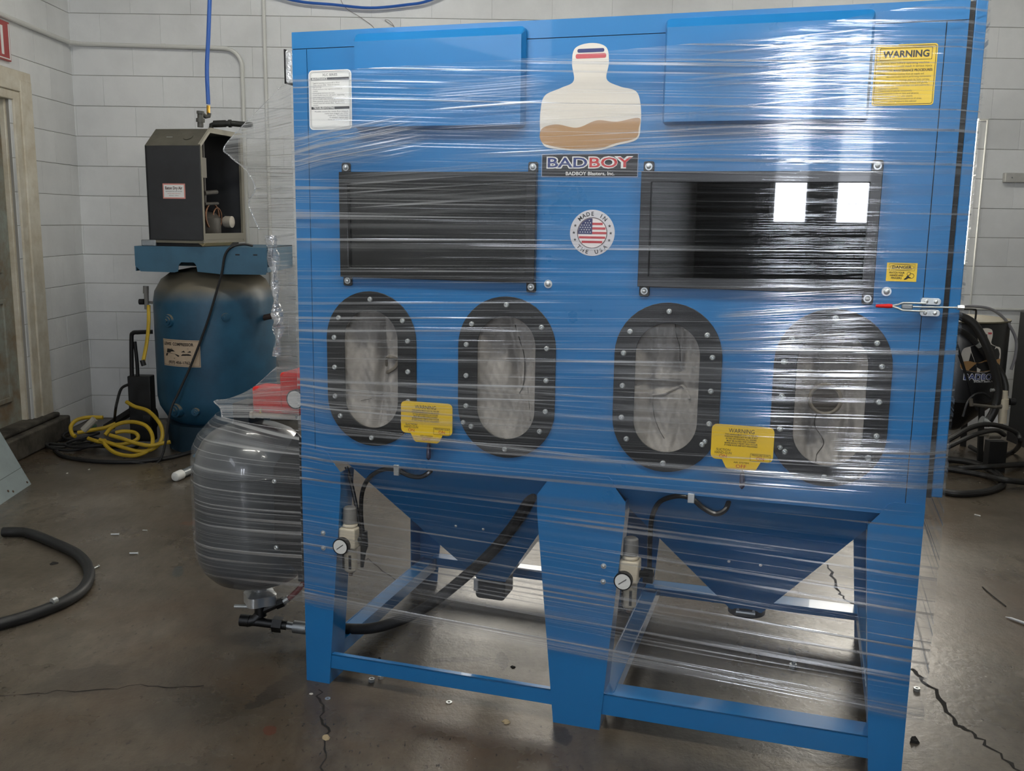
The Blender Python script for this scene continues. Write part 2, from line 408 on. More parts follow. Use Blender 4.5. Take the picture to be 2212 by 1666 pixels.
# left wall
DY0, DY1, DZ0, DZ1 = 4.70, 5.66, .165, 2.06             # door opening
LY0, LY1, LZ0, LZ1 = -2.2, .3, 2.55, 3.35                 # window nearer the camera
wl = MB()
for (y0, y1, z0, z1) in ((DY1, YB+.2, 0, ZC), (DY0, DY1, DZ1, ZC), (DY0, DY1, 0, .10), (LY1, DY0, 0, ZC), (LY0, LY1, 0, LZ0), (LY0, LY1, LZ1, ZC), (YF, LY0, 0, ZC)): wl.box(XL-.2, XL-T, y0, y1, z0, z1)
wall_left = tag(wl.build('wall_left', JOINT, smooth=False), kind='structure')
ln = MB().box(XL-.005, XL, YF, 3.6, 0, LZ0).box(XL-.005, XL, YF, 3.6, LZ1, ZC).box(XL-.005, XL, YF, LY0, LZ0, LZ1).box(XL-.005, XL, LY1, 3.6, LZ0, LZ1).build('plain_wall_face', WALLM, wall_left)
for k, z0, z1 in rows():
    ph = 6.5 - (0.11 if k % 2 else .305)
    y = ph + BL
    while y > 3.62:
        a, b = max(y - BL, 3.6), min(y, YB + .012)
        segs = [(a, b)]
        if z1 > DZ0 + .02 and z0 < DZ1 - .02: segs = [(p, q) for p, q in ((a, min(b, DY0)), (max(a, DY1), b)) if q - p > .02]
        for p, q in segs:
            if q - p > .02: obj_of(block_mesh(q-p, z1-z0), 'block', None, wall_left, (XL + random.uniform(-.0006, .0012), p, z0), (0, 0, R(90)))
        y -= BL
wall_right = slab('wall_right', XR, XR+.2, YF, YB+.2, 0, ZC)
wf = MB()
FW = ((-2.05, -1.66), (-1.42, -1.06)); FZ0, FZ1 = 1.38, 3.2
xs = [XL-.2, FW[0][0], FW[0][1], FW[1][0], FW[1][1], XR+.2]
for i in (0, 2, 4): wf.box(xs[i], xs[i+1], YF-.2, YF, 0, ZC)
for i in (1, 3): wf.box(xs[i], xs[i+1], YF-.2, YF, 0, FZ0).box(xs[i], xs[i+1], YF-.2, YF, FZ1, ZC)
tag(wf.build('wall_front', mat('front_wall_grey', '3c3d3c', .7, vary=.2, vscale=2), smooth=False), kind='structure')
tag(MB().box(XL-.2, XR+.2, YF-.2, YB+.2, ZC, ZC+.15).build('ceiling', mat('ceiling_grey', '757571', .8)), kind='structure')
# windows: frosted daylight panes in painted frames
PANE = emit('daylight_pane', 'eef4ff', DAYLIGHT)
PANEB = emit('daylight_pane_rear', 'fff8ea', 10.0)
FRAMEW = mat('window_frame_paint', 'd8d8d2', .5)
def window(n, fr, pane, pm, f=.035, d0=.04):
    # fr = function (a, d, z) -> point; opening a0..a1, z0..z1
    a0, a1, z0, z1, P = fr
    o = MB()
    def bx(A0, A1, D0, D1, Z0, Z1):
        p, q = P(A0, D0, Z0), P(A1, D1, Z1)
        o.box(min(p[0], q[0]), max(p[0], q[0]), min(p[1], q[1]), max(p[1], q[1]), Z0, Z1)
    bx(a0, a0+f, d0, d0+.06, z0, z1); bx(a1-f, a1, d0, d0+.06, z0, z1); bx(a0+f, a1-f, d0, d0+.06, z0, z0+f); bx(a0+f, a1-f, d0, d0+.06, z1-f, z1)
    w_ = tag(o.build('window_%d' % n, FRAMEW), kind='structure')
    o = MB(); bx(a0+f, a1-f, d0+.008, d0+.013, z0+f, z1-f); o.build('pane', pm, w_)
    return w_
window(1, (WX0, WX1, WZ0, WZ1, lambda a, d, z: (a, YB+d, z)), None, PANEB, .008, .001)
window(5, (VX0, VX1, WZ0, WZ1, lambda a, d, z: (a, YB+d, z)), None, PANEB, .008, .001)
window(2, (FW[0][0], FW[0][1], FZ0, FZ1, lambda a, d, z: (a, YF-d, z)), None, PANE)
window(3, (FW[1][0], FW[1][1], FZ0, FZ1, lambda a, d, z: (a, YF-d, z)), None, PANE)
window(4, (LY0, LY1, LZ0, LZ1, lambda a, d, z: (XL-d, a, z)), None, emit('daylight_pane_side', 'eef4ff', 5.0))
# unseen strip lights, added for overall light and a brighter cabinet top
TUBE = emit('added_fluorescent_tube', 'fdfbf2', TUBES); FIX = mat('fixture_white', 'e6e6e2', .4)
def strip(x, y, z, rz, label):
    t = thing('added_ceiling_light', label, 'light', (x, y, z), rz, 'added fluorescent strip lights, out of view')
    MB().box(-.62, .62, -.075, .075, -.06, 0).build('housing', FIX, t, bevel=.004)
    for s in (-.04, .04): MB().cyl((-.6, s, -.078), (.6, s, -.078), .014, n=12).build('tube', TUBE, t)
    if z < ZC - .01:
        for s in (-.45, .45): MB().cyl((s, 0, 0), (s, 0, ZC-z), .004, n=6).build('hanger', GALV, t)
strip(-.55, 1.75, 2.78, 0, 'unseen added fluorescent strip light hanging in front of the cabinet, left one')
strip(1.15, 1.2, 2.78, 0, 'unseen added fluorescent strip light hanging in front of the cabinet, right one')
strip(-.9, 4.4, ZC, 0, 'unseen added fluorescent strip light on the ceiling near the compressor')
strip(2.2, 4.4, ZC, 0, 'unseen added fluorescent strip light on the ceiling near the back window')
# ---- old door in the left wall
DOORP = mat('old_grey_green_door', '9aa39c', .5, vary=.5, vscale=5, dark='7d6a52')
dz = DZ0
d1 = tag(MB().box(XL-.09, XL-.05, DY0+.02, DY1-.02, dz, DZ1-.02).build('door_1', DOORP), kind='structure')
for (y0, y1, z0, z1) in ((DY0+.14, DY1-.13, 1.05, 1.9), (DY0+.14, 5.13, .3, .9), (5.23, DY1-.13, .3, .9)):
    f = .028
    MB().box(XL-.05, XL-.036, y0, y0+f, z0, z1).box(XL-.05, XL-.036, y1-f, y1, z0, z1).box(XL-.05, XL-.036, y0+f, y1-f, z0, z0+f).box(XL-.05, XL-.036, y0+f, y1-f, z1-f, z1).build('panel_moulding', DOORP, d1, bevel=.003)
    MB().box(XL-.051, XL-.046, y0+f, y1-f, z0+f, z1-f).build('door_panel', DOORP, d1)
t1 = MB()
t1.box(XL-.12, XL+.022, DY1+.10, DY1+.235, DZ0-.01, DZ1+.09).box(XL-.12, XL+.012, DY1+.03, DY1+.10, DZ0-.01, DZ1+.02).box(XL-.12, XL-.02, DY1-.02, DY1+.03, DZ0-.01, DZ1)
tag(t1.build('trim_1', TRIMP, bevel=.005), kind='structure')
tag(MB().box(XL-.12, XL+.02, DY0-.2, DY1+.235, DZ1+.022, DZ1+.14).box(XL-.12, XL+.01, DY0-.1, DY1+.1, DZ1-.03, DZ1+.022).build('trim_2', TRIMP, bevel=.005), kind='structure')
tag(MB().box(XL-.12, XL+.012, DY0-.12, DY0, DZ0, DZ1+.02).build('trim_3', TRIMP, bevel=.005), kind='structure')
STOOPM = mat('dirty_concrete_step', '5c564c', .8, vary=.6, vscale=7, dark='2a2620', bump=.5, bscale=20)
tag(MB().box(XL-.12, XL+.10, 5.18, 5.95, 0, .135).box(XL-.12, XL+.06, 5.18, 5.9, .135, .165).build('door_step', STOOPM, bevel=.012), kind='structure')
tag(MB().box(XL-.12, XL+.095, 4.2, 5.165, 0, .14).box(XL-.12, XL+.06, 4.2, 5.165, .14, .165).build('door_step', STOOPM, bevel=.012), kind='structure')
# sign above the door
sg = thing('wall_sign', 'small red plastic sign on the left wall above the door', 'sign', (XL, 5.48, 2.235))
SIGNR = mat('sign_red', 'a83a3a', .35)
MB().box(0, .02, -.21, .205, 0, .215).build('plate', SIGNR, sg, bevel=.004)
b = MB()
b.box(.0195, .0215, .185, .195, .012, .203).box(.0195, .0215, -.2, .195, .008, .014).box(.0195, .0215, .10, .125, .03, .185).box(.0195, .0215, .035, .06, .03, .185)
b.build('white_lettering', INKWHT, sg)
# conduits
COND = mat('painted_conduit', 'cfcfca', .45)
cd = thing('electrical_conduit', 'painted electrical conduit running from the left wall round the corner and bending down', 'conduit', (XL, YB, 0))
o0 = (XL, YB, 0)
yb = YB - .022; xl = XL + .022
pts = [(xl, 4.6, 2.475), (xl, 5.6, 2.475), (xl, 6.3, 2.474), (xl+.006, 6.42, 2.474), (xl+.07, yb, 2.474), (-2.6, yb, 2.472), (-1.9, yb, 2.462)]
arc = [(-1.85 + .115*math.sin(a), yb, 2.345 + .115*math.cos(a)) for a in [R(q) for q in range(0, 91, 10)]]
MB().ring([Vector(p) for p in pts] + [Vector(p) for p in arc] + [Vector((-1.735, yb, 1.2))], .0135, 10).build('pipe', COND, cd, off=o0)
for p in ((-2.24, 2.468), (-1.735, 1.95)):
    MB().lathe([(.016,-.012),(.016,.012)], (p[0], yb, p[1]), 12, 'x' if p[1] > 2 else 'z').build('coupling', COND, cd, off=o0)
c2 = thing('electrical_conduit', 'straight vertical painted conduit on the back wall beside the cabinet', 'conduit', (-1.585, YB, 0))
MB().cyl((0, -.02, .2), (0, -.02, ZC), .012).build('pipe', COND, c2)
c3 = thing('electrical_conduit', 'thin horizontal painted pipe low on the back wall behind the black pot', 'conduit', (3.0, YB, 0))
zc3 = (3.3324, 6.4860, 0.8429)[2]
MB().cyl((-1.4, -.02, zc3+.008), (.95, -.02, zc3-.01), .009).build('pipe', COND, c3)
c4 = thing('electrical_conduit', 'slim vertical painted conduit on the wall right of the back window', 'conduit', (3.16, YB, 0))
MB().cyl((0, -.012, .2), (0, -.012, 2.09), .0065).cyl((-.06, -.012, 2.085), (.005, -.012, 2.085), .0065).build('pipe', COND, c4)
lg = tag(MB().box(3.30, 3.62, YB-.04, YB, 1.683, 1.744).build('wall_ledge_block', mat('grey_wood', 'b9b8b3', .7, vary=.2, vscale=10), bevel=.003), 'short pale wooden block fixed to the back wall at far right', 'block')
MB().cyl((3.345, YB-.041, 1.712), (3.345, YB-.036, 1.712), .005).build('nail_head', GALV, lg)
# blue air lines
AIRB = mat('blue_air_hose', '2a5cae', .4)
ah = thing('air_hose', 'thin blue air hose looping along the back wall above the cabinet', 'hose', (-.9, YB, 2.7))
MB().tube([(-1.75, 6.47, 2.86), (-1.3990, 6.4600, 2.7599), (-1.1327, 6.4600, 2.7357), (-0.8955, 6.4600, 2.7194), (-0.6578, 6.4600, 2.7427), (-0.5093, 6.4600, 2.7731), (-.2, 6.47, 2.9), (.3, 6.48, 3.0)], .009, 8).build('hose', AIRB, ah, off=(-.9, YB, 2.7))
wr = thing('loose_wire', 'thin dark wire hanging over the back wall above the cabinet', 'wire', (-1.0, YB, 2.6))
MB().tube([(-1.1127, 6.4900, 2.8271), (-1.0637, 6.4900, 2.7289), (-0.9750, 6.4900, 2.6734), (-0.8860, 6.4900, 2.6120), (-0.8656, 6.4900, 2.5609)], .0015, 6).tube([(-0.7454, 6.4900, 2.6112), (-0.8049, 6.4900, 2.6503), (-0.7810, 6.4900, 2.6506), (-0.7513, 6.4900, 2.6197), (-0.7337, 6.4900, 2.5628)], .0012, 6).build('wire', mat('wire_dark', '5b4a3c', .6), wr, off=(-1.0, YB, 2.6))

# ================================================================== THE BLASTING CABINET (own frame: x along the front, y into the depth)
CAB = (-0.589799, 2.712917, 0.0); CRZ = -0.307178
CABM = Matrix.Translation(CAB) @ Matrix.Rotation(CRZ, 4, 'Z')
def cw(p): return CABM @ Vector(p)
def cab_thing(name, label, cat, base, group=None):
    t = thing(name, label, cat, cw(base), CRZ, group); return t
cab = thing('blast_cabinet', 'large blue two-station blasting cabinet on legs with black glove ports', 'cabinet', CAB, CRZ)
WD, DP, ZB, ZT = 1.68, .87, .695, 1.877
ZOV = .9675; OX = (.227, .622, 1.05, 1.446); WINS = ((.143, .700), (.969, 1.526)); WZ = (1.224, 1.507)
# front sheet with its cut-outs
def sheet(outer, holes, y, th, name, m, parent):
    bm = bmesh.new(); es = []
    for loop in [outer] + holes:
        vs = [bm.verts.new((x, y, z)) for x, z in loop]
        es += [bm.edges.new((vs[i], vs[(i+1) % len(vs)])) for i in range(len(vs))]
    bmesh.ops.triangle_fill(bm, edges=es, use_beauty=True, use_dissolve=False)
    for f_ in bm.faces:
        if f_.normal.y > 0: f_.normal_flip()
    g = bmesh.ops.extrude_face_region(bm, geom=bm.faces[:])
    for e in g['geom']:
        if isinstance(e, bmesh.types.BMVert): e.co.y += th
    bmesh.ops.recalc_face_normals(bm, faces=bm.faces)
    me = bpy.data.meshes.new(name); bm.to_mesh(me); bm.free()
    o = bpy.data.objects.new(name, me); C.objects.link(o); me.materials.append(m); o.parent = parent; return o
def rect(x0, x1, z0, z1): return [(x0,z0),(x1,z0),(x1,z1),(x0,z1)]
holes = [rect(a+.02, b-.02, WZ[0]+.018, WZ[1]-.018) for a, b in WINS] + [stadium(x, ZOV, .100, .182) for x in OX]
sheet(rect(.0455, 1.6345, ZB, 1.832), holes, 0, .003, 'face_panel', BLUE, cab)
sheet(rect(0, .0435, ZB, 1.832), [], 0, .003, 'corner_strip', BLUE, cab)
sheet(rect(1.6365, 1.68, ZB, 1.832), [], 0, .003, 'corner_strip', BLUE, cab)
sheet(rect(0, 1.68, 1.834, ZT), [], 0, .003, 'top_strip', BLUE, cab)
# shell
MB().box(0, .003, .003, DP, ZB, ZT).build('side_panel', BLUE, cab)
MB().box(WD-.003, WD, .003, DP, ZB, ZT).build('side_panel', BLUE, cab)
MB().box(.003, WD-.003, DP-.003, DP, ZB, ZT).build('back_panel', BLUE, cab)
MB().box(.003, WD-.003, .003, DP-.003, ZT-.003, ZT).build('roof_panel', BLUE, cab)
MB().box(.003, WD-.003, .0035, .012, 1.815, 1.85).box(.030, .06, .0035, .012, ZB, 1.815).box(1.62, 1.65, .0035, .012, ZB, 1.815).build('seam_backing', DARKIN, cab)
MB().box(.003, WD-.003, .30, DP-.004, ZB+.002, ZB+.006).build('perforated_floor', DARKIN, cab)
MB().box(.82, .86, .45, .47, ZB+.01, ZT-.004).build('inner_post', BLUE, cab)
MB().box(.05, 1.63, .84, .86, ZB+.01, ZT-.1).build('inner_curtain', RUBBER, cab)
MB().box(0, WD, -.0005, .018, ZB-.002, ZB).build('bottom_flange', BLUE, cab)
# raised lids (upper covers)
def cover(x0, x1):
    z0, z1, dpt, bev = 1.617, 1.862, .030, .022
    outer = rrect(x0, x1, z0, z1, .012, 4); inner = [(min(max(x, x0+.006), x1-.006), min(max(z, z0+.006), z1-bev)) for x, z in outer]
    n = len(outer); vs = [(x, -.001, z) for x, z in outer] + [(x, -.014, z) for x, z in outer] + [(x, -dpt, z) for x, z in inner]
    fs = [(i, (i+1) % n, n+(i+1) % n, n+i) for i in range(n)] + [(n+i, n+(i+1) % n, 2*n+(i+1) % n, 2*n+i) for i in range(n)] + [tuple(range(2*n, 3*n))]
    return MB().add(vs, fs).build('raised_cover', BLUE, cab, angle=25)
cover(.195, .665); cover(1.015, 1.485)
# bolts
bolt_me = MB().lathe([(.0001,-.0075),(.0035,-.0072),(.0055,-.0058),(.0062,-.003),(.0062,-.0012),(.0095,-.0012),(.0095,0)], (0,0,0), 14, 'y').mesh('bolt'); bolt_me.materials.append(STEEL)
screw_me = MB().lathe([(.0001,-.0045),(.0022,-.0042),(.0030,-.003),(.0044,-.0052),(.0064,-.0042),(.0074,-.0018),(.0074,0)], (0,0,0), 14, 'y').mesh('screw'); screw_me.materials.append(STEEL)
def bolt(parent, x, y, z, s=1.0, me=None, name='bolt'):
    o = obj_of(me or bolt_me, name, None, parent, (x, y, z)); o.scale = (s, s, s); return o
bolt(cab, .733, 0, 1.222, 1.15); bolt(cab, 1.555, 0, 1.231, 1.15)
# windows
PANEM = glass('window_glass', '787c80', .05, .015)
FRM = mat('window_frame_black', '151617', .3, coat=.2)
for i, (a, b) in enumerate(WINS):
    z0, z1 = WZ; f = .026
    o = MB().ringplate(rect(a, b, z0, z1), rect(a+f, b-f, z0+f, z1-f), -.018, -.0005)
    for (tx, tz) in ((a+.016, z1), (b-.012, z1), (a+.016, z0), (b-.012, z0)):
        zz = (tz-.004, tz+.025) if tz > 1.4 else (tz-.025, tz+.004)
        o.prism(rrect(tx-.013, tx+.013, zz[0], zz[1], .005, 3), -.006, -.0005)
    wfr = o.build('window_frame', FRM, cab, bevel=.0015)
    wfr['label'] = ('black window frame, dark interior behind the pane', 'black window frame whose pane mirrors bright daylight')[i]
    for (tx, tz) in ((a+.016, z1+.012), (b-.012, z1+.012), (a+.016, z0-.011), (b-.012, z0-.011)): bolt(wfr, tx, -.006, tz, .95)
    MB().box(a+f-.004, b-f+.004, -.006, -.003, z0+f-.004, z1-f+.004).build('window_pane', PANEM, wfr)
# glove ports
SCR = [(0,.196),(.097,.141),(.112,.0855),(.112,.0003),(.112,-.083),(.097,-.138),(0,-.195),(-.097,-.139),(-.112,-.083),(-.112,.0003),(-.112,.085),(-.097,.141)]
def fold(x, c, w_, d): return d*math.exp(-((x-c)/w_)**2)
def cloth_y(i, x, z, hw, hh):
    r = min(1, (abs(x)/hw)**2.2*.75 + (abs(z)/hh)**4*.5)
    y = .006 + .045*(1-r)
    t = z/hh
    if i == 0:
        y += fold(x, .004 + .012*t, .011, .032) + .007*math.sin(x*95 + 2*t) - fold(x, .045, .02, .02)*(1 if t < .2 else .4)
    elif i == 1:
        y += fold(x, .022*(1-t) - .012, .012, .026*(1 if t > -.25 else .4)) + fold(x, .05 + .02*t, .014, .012) + .005*math.sin(x*70 - 3*t)
    elif i == 2:
        y += (.028*max(0, 1 - abs(t+.02)/.10)*(1 if x < .035 else .4)) + fold(x, .026, .012, .03*(1 if t > .2 else .2)) + fold(x, -.05, .012, .014) + .006*math.sin(x*90+t*2)
    else:
        y += fold(x, -.034 + .01*t, .010, .02) + fold(x, .045, .013, .022) + .006*math.sin(x*60 + 4*t)
        y += .02*math.exp(-((x+.008)**2 + (z-.018)**2)/.0012)
    y += .0022*math.sin(x*310 + 40*z) * math.sin(z*120 - 30*x) + .004*math.sin(z*38 + x*25)
    return max(.004, y)
LBL = ('glove port with a small rolled cuff in its cloth', 'glove port with a deep tent-shaped fold in its cloth', 'glove port with a triangular fold in its cloth', 'glove port with a round open cuff in its cloth')
SEAM = mat('dark_stitching', '3c3834', .9)
for i, cx in enumerate(OX):
    hw, hh = .136, .2185
    out = stadium(cx, ZOV, hw, hh, 20); inn = stadium(cx, ZOV, .081, .1665, 20)
    gp = MB().ringplate(out, inn, -.0055, -.0002).build('glove_port', BLACKP, cab, bevel=.0008)
    gp['label'] = LBL[i]
    for sx, sz in SCR: bolt(gp, cx+sx, -.0055, ZOV+sz, 1.0, screw_me, 'screw')
    n, m_ = 46, 84; rows_ = []
    for k in range(m_+1):
        t = -1 + 2*k/m_; zz = t*.178
        e = max(0, abs(zz) - (.178-.094)); wx = math.sqrt(max(1e-6, .094**2 - e**2))
        rows_.append([(cx + s*wx, cloth_y(i, s*wx, zz, .094, .178), ZOV + zz) for s in [(-1 + 2*q/n) for q in range(n+1)]])
    cl = MB().grid(rows_).build('glove_cloth', CLOTH, gp, angle=80)
    def on(x, z, d=-.001): return (cx + x, cloth_y(i, x, z, .094, .178) + d, ZOV + z)
    if i == 0:
        MB().tube([on(.022,.005), on(.03,.028), on(.05,.034), on(.064,.026), on(.06,.006), on(.045,-.006), on(.03,-.012)], .0055, 8, 5).build('cuff', CUFF, gp)
        MB().tube([on(-.055,-.1), on(-.03,-.094), on(-.005,-.083), on(.01,-.075)], .0009, 5, 4).build('stitching', SEAM, gp)
    if i == 1:
        MB().tube([on(.012,.14), on(.022,.1), on(.034,.05), on(.033,-.02), on(.02,-.05)], .0014, 5, 4).build('stitching', SEAM, gp)
        MB().tube([on(.045,-.03), on(.055,-.08), on(.06,-.12)], .0008, 5, 4).build('stitching', SEAM, gp)
    if i == 2:
        MB().tube([on(-.04,-.03), on(-.041,-.06), on(-.035,-.09), on(-.02,-.12), on(-.005,-.14)], .0009, 5, 4).build('stitching', SEAM, gp)
        MB().tube([on(.01,.16), on(.013,.13), on(.02,.1), on(.022,.06)], .0012, 5, 4).build('stitching', SEAM, gp)
        MB().tube([on(-.042,-.03,-.004), on(-.01,-.02,-.006), on(.02,-.008,-.006), on(.035,-.002,-.005), on(.05,-.016,-.005), on(.056,-.03,-.003)], .0035, 6, 5).build('cuff', CLOTH, gp)
    if i == 3:
        ce = (-.010, -.005)
        MB().ring([(cx+ce[0]+.036*math.cos(a), .018, ZOV+ce[1]+.036*math.sin(a)) for a in [2*math.pi*q/28 for q in range(28)]], .0052, 8, True).build('cuff', CUFF, gp)
        MB().lathe([(.0001,.004),(.02,.003),(.031,-.002),(.036,-.010)], (cx+ce[0], .026, ZOV+ce[1]), 28, 'y').build('cuff_mouth', mat('glove_inside', '37322b', .8), gp)
        MB().tube([on(-.028,-.05), on(-.03,-.08), on(-.012,-.105), on(-.006,-.125), on(-.02,-.15), on(-.022,-.168)], .0012, 5, 5).build('stitching', SEAM, gp)
# valve warning plates with levers
def plate(cx, first):
    def q(x, z): return (cx + x, .0 + z)
    # outline from the top left, clockwise seen from the front
    poly = rrect(cx-.0755, cx+.0755, .802, .891, .013, 4)
    # replace the lower edge by a tab
    body = [p for p in poly]
    tab = [(cx-.052, .806), (cx-.046, .802), (cx-.036, .782), (cx-.031, .7785), (cx+.031, .7785), (cx+.036, .782), (cx+.046, .802), (cx+.052, .806)]
    up = [p for p in poly if p[1] > .82]; lo_r = [p for p in poly if p[1] <= .82 and p[0] > cx]; lo_l = [p for p in poly if p[1] <= .82 and p[0] < cx]
    # rrect order: top right, top left, bottom left, bottom right
    outl = up + lo_l + [(cx-.047, .802), (cx-.037, .7825), (cx-.031, .7785), (cx+.031, .7785), (cx+.037, .7825), (cx+.047, .802)] + lo_r
    p = MB().prism(outl, -.0305, -.0285).build('valve_warning_plate', YPLATE, cab)
    p['label'] = 'yellow air valve warning plate ' + ('between the two left glove ports' if first else 'between the two right glove ports')
    y = -.0309
    text(p, INKBLK, 'WARNING', cx-.003, .872, .0105, y, width=.062)
    for k, s in enumerate(('THIS HANDLE MUST STAY IN THE OFF', 'POSITION WHEN NOT IN USE. IF NOT', 'IN THE OFF POSITION, ALL DOORS', 'MUST BE CLOSED AND LOCKED!', 'SEVERE BODILY INJURY WILL OCCUR', 'IF THESE RULES ARE NOT FOLLOWED!')):
        text(p, INKBLK, s, cx-.003, .8655-.0055*k, .0036, y, width=(.08, .08, .074, .07, .08, .08)[k], bold=.02)
    text(p, INKBLK, 'SUCTION', cx-.045, .824, .0062, y, width=.034); text(p, INKBLK, 'HAND-GUN', cx-.045, .8165, .0062, y, width=.041)
    text(p, INKRED, 'ON', cx-.045, .8065, .0085, y, width=.0185); text(p, INKRED, 'ON', cx+.045, .8065, .0085, y, width=.0185)
    text(p, INKBLK, 'PRESSURE GUN', cx+.045, .8165, .0042, y, width=.040)
    MB().ringplate(rect(cx+.021, cx+.069, .8035, .8225), rect(cx+.0217, cx+.0683, .8042, .8218), y-.0001, y+.0002).build('printed_box', INKBLK, p)
    text(p, INKBLK, 'AIR SYSTEM', cx, .795, .0042, y, width=.037); text(p, INKRED, 'OFF', cx, .7835, .0085, y, width=.025)
    MB().cyl((cx-.02, -.0285, .85), (cx-.02, 0, .85), .008).cyl((cx+.02, -.0285, .85), (cx+.02, 0, .85), .008).box(cx-.018, cx+.018, -.028, 0, .80, .84).build('valve_body', BLACKP, p)
    MB().ring([(cx+.002, -.012, .80), (cx+.003, -.020, .775), (cx+.004, -.024, .765), (cx+.005, -.027, .748), (cx+.005, -.028, .735), (cx+.005, -.028, .7295)], [.004, .004, .0055, .0068, .0066, .002], 12).build('lever', mat('navy_grip', '1b1d3c', .3, coat=.4), p)
plate(.404, True); plate(1.247, False)
bolt(cab, .404+.098, -.0055, .838, .9, screw_me, 'screw'); bolt(cab, 1.247-.093, -.0055, .838, .9, screw_me, 'screw'); bolt(cab, 1.247+.09, -.0055, .838, .9, screw_me, 'screw')
# labels
def label_part(name, poly, m, label): 
    o = MB().prism(poly, -.0009, -.0001).build(name, m, cab, smooth=False); o['label'] = label; return o
def outline(parent, x0, x1, z0, z1, r, w_, y, m, name='printed_border'):
    MB().ringplate(rrect(x0, x1, z0, z1, r, 4), rrect(x0+w_, x1-w_, z0+w_, z1-w_, max(.0005, r-w_), 4), y-.0001, y+.0001).build(name, m, parent, smooth=False)
Y0 = -.0011
lb = label_part('warning_label', rrect(1.491, 1.6215, 1.653, 1.786, .006, 4), YELLOW, 'yellow WARNING label with maintenance procedures')
outline(lb, 1.4935, 1.619, 1.6555, 1.7835, .005, .0011, Y0, INKBLK); outline(lb, 1.501, 1.611, 1.752, 1.7785, .0006, .0011, Y0, INKBLK)
text(lb, INKBLK, 'WARNING', 1.556, 1.7582, .0142, Y0, width=.098, bold=.035)
text(lb, INKBLK, 'Secure door before operating machine.', 1.556, 1.7435, .0048, Y0, width=.102); text(lb, INKBLK, 'Failure to do so could result in serious injury.', 1.556, 1.7365, .0048, Y0, width=.115)
text(lb, INKBLK, 'PREVENTIVE MAINTENANCE PROCEDURES:', 1.556, 1.7270, .0052, Y0, width=.117, bold=.03)
text(lb, INKBLK, 'WARNING:', 1.4975, 1.7200, .0034, Y0, width=.019, align='LEFT', bold=.03); text(lb, INKBLK, 'Disconnect machine from air supply and', 1.5185, 1.7200, .0038, Y0, width=.078, align='LEFT'); text(lb, INKBLK, 'electrical outlets before performing maintenance.', 1.5185, 1.7140, .0038, Y0, width=.094, align='LEFT')
for k, (a, b, w_) in enumerate((('1.', 'CLEAN DUST COLLECTOR AND FILTERS OFTEN', .105), ('2.', 'Check wear parts. I.e. nozzles, orifices and gloves.', .103), ('3.', 'Check abrasives.  Abrasives wear out and need to be', .106), ('', 'replaced occasionally.', .043), ('4.', 'Clean inside of cabinet occasionally.', .072), ('5.', 'Avoid moisture in the air lines and abrasive.', .086), ('6.', 'Check door gaskets for leaks weekly.', .074), ('7.', 'Wear eye and breathing protection at all times.', .093), ('8.', 'Do not use silica abrasive in this cabinet!', .082))):
    z = 1.7065 - .00575*k
    if a: text(lb, INKBLK, a, 1.4975, z, .0038, Y0, width=.0026, align='LEFT')
    text(lb, INKBLK, b, 1.5035, z, .0038, Y0, width=w_, align='LEFT')
ld = label_part('danger_label', rect(1.5515, 1.6175, 1.2555, 1.2985), YELLOW, 'small yellow DANGER watch your hands label')
el = [(1.5845+.026*math.cos(2*math.pi*k/36), 1.2885+.0068*math.sin(2*math.pi*k/36)) for k in range(36)]; el2 = [(1.5845+.0253*math.cos(2*math.pi*k/36), 1.2885+.0061*math.sin(2*math.pi*k/36)) for k in range(36)]
MB().ringplate(el, el2, Y0-.0001, Y0+.0001).build('printed_border', INKBLK, ld, smooth=False)
outline(ld, 1.5565, 1.6125, 1.2805, 1.2965, .0008, .0005, Y0, INKBLK)
text(ld, INKBLK, 'DANGER', 1.5845, 1.2855, .0062, Y0, width=.042, bold=.03)
for k, s in enumerate(('WATCH YOUR', 'HANDS AND', 'FINGERS')): text(ld, INKBLK, s, 1.574, 1.2735-.0062*k, .0042, Y0, width=(.034, .029, .023)[k], bold=.03)
MB().ringplate(circ(1.606, 1.269, .0062, 20), circ(1.606, 1.269, .0052, 20), Y0-.0001, Y0+.0001).ringplate(circ(1.6005, 1.2735, .0045, 16), circ(1.6005, 1.2735, .0036, 16), Y0-.0001, Y0+.0001).build('printed_gear', INKBLK, ld, smooth=False)
MB().prism([(1.5905,1.259),(1.596,1.2605),(1.600,1.2635),(1.6055,1.263),(1.6045,1.2655),(1.6005,1.2665),(1.5985,1.2705),(1.5965,1.2685),(1.5945,1.2645),(1.5915,1.2625)], Y0-.0001, Y0+.0001).build('printed_hand', INKBLK, ld, smooth=False)
lx = label_part('maintenance_label', rrect(.049, .177, 1.620, 1.776, .012, 5), PAPER, 'white maintenance label with rounded corners')
INKGR = mat('ink_grey', '55565a', .5)
for e, w_ in ((.0035, .0009), (.0065, .0006)): outline(lx, .049+e, .177-e, 1.620+e, 1.776-e, .012-e*.8, w_, Y0, INKGR)
text(lx, INKGR, 'XLC SERIES', .113, 1.7605, .0062, Y0, width=.045, bold=.01)
for z_ in (1.7495, 1.6735): MB().box(.056, .170, Y0-.0001, Y0+.0001, z_, z_+.007).build('printed_bar', mat('ink_dark_grey', '3c3d40', .5), lx, smooth=False)
text(lx, INKWHT, 'MAINTENANCE', .059, 1.7508, .005, Y0-.0003, width=.046, align='LEFT', bold=.03, name='white_lettering'); text(lx, INKWHT, 'TROUBLESHOOTING', .062, 1.6748, .005, Y0-.0003, width=.064, align='LEFT', bold=.03, name='white_lettering')
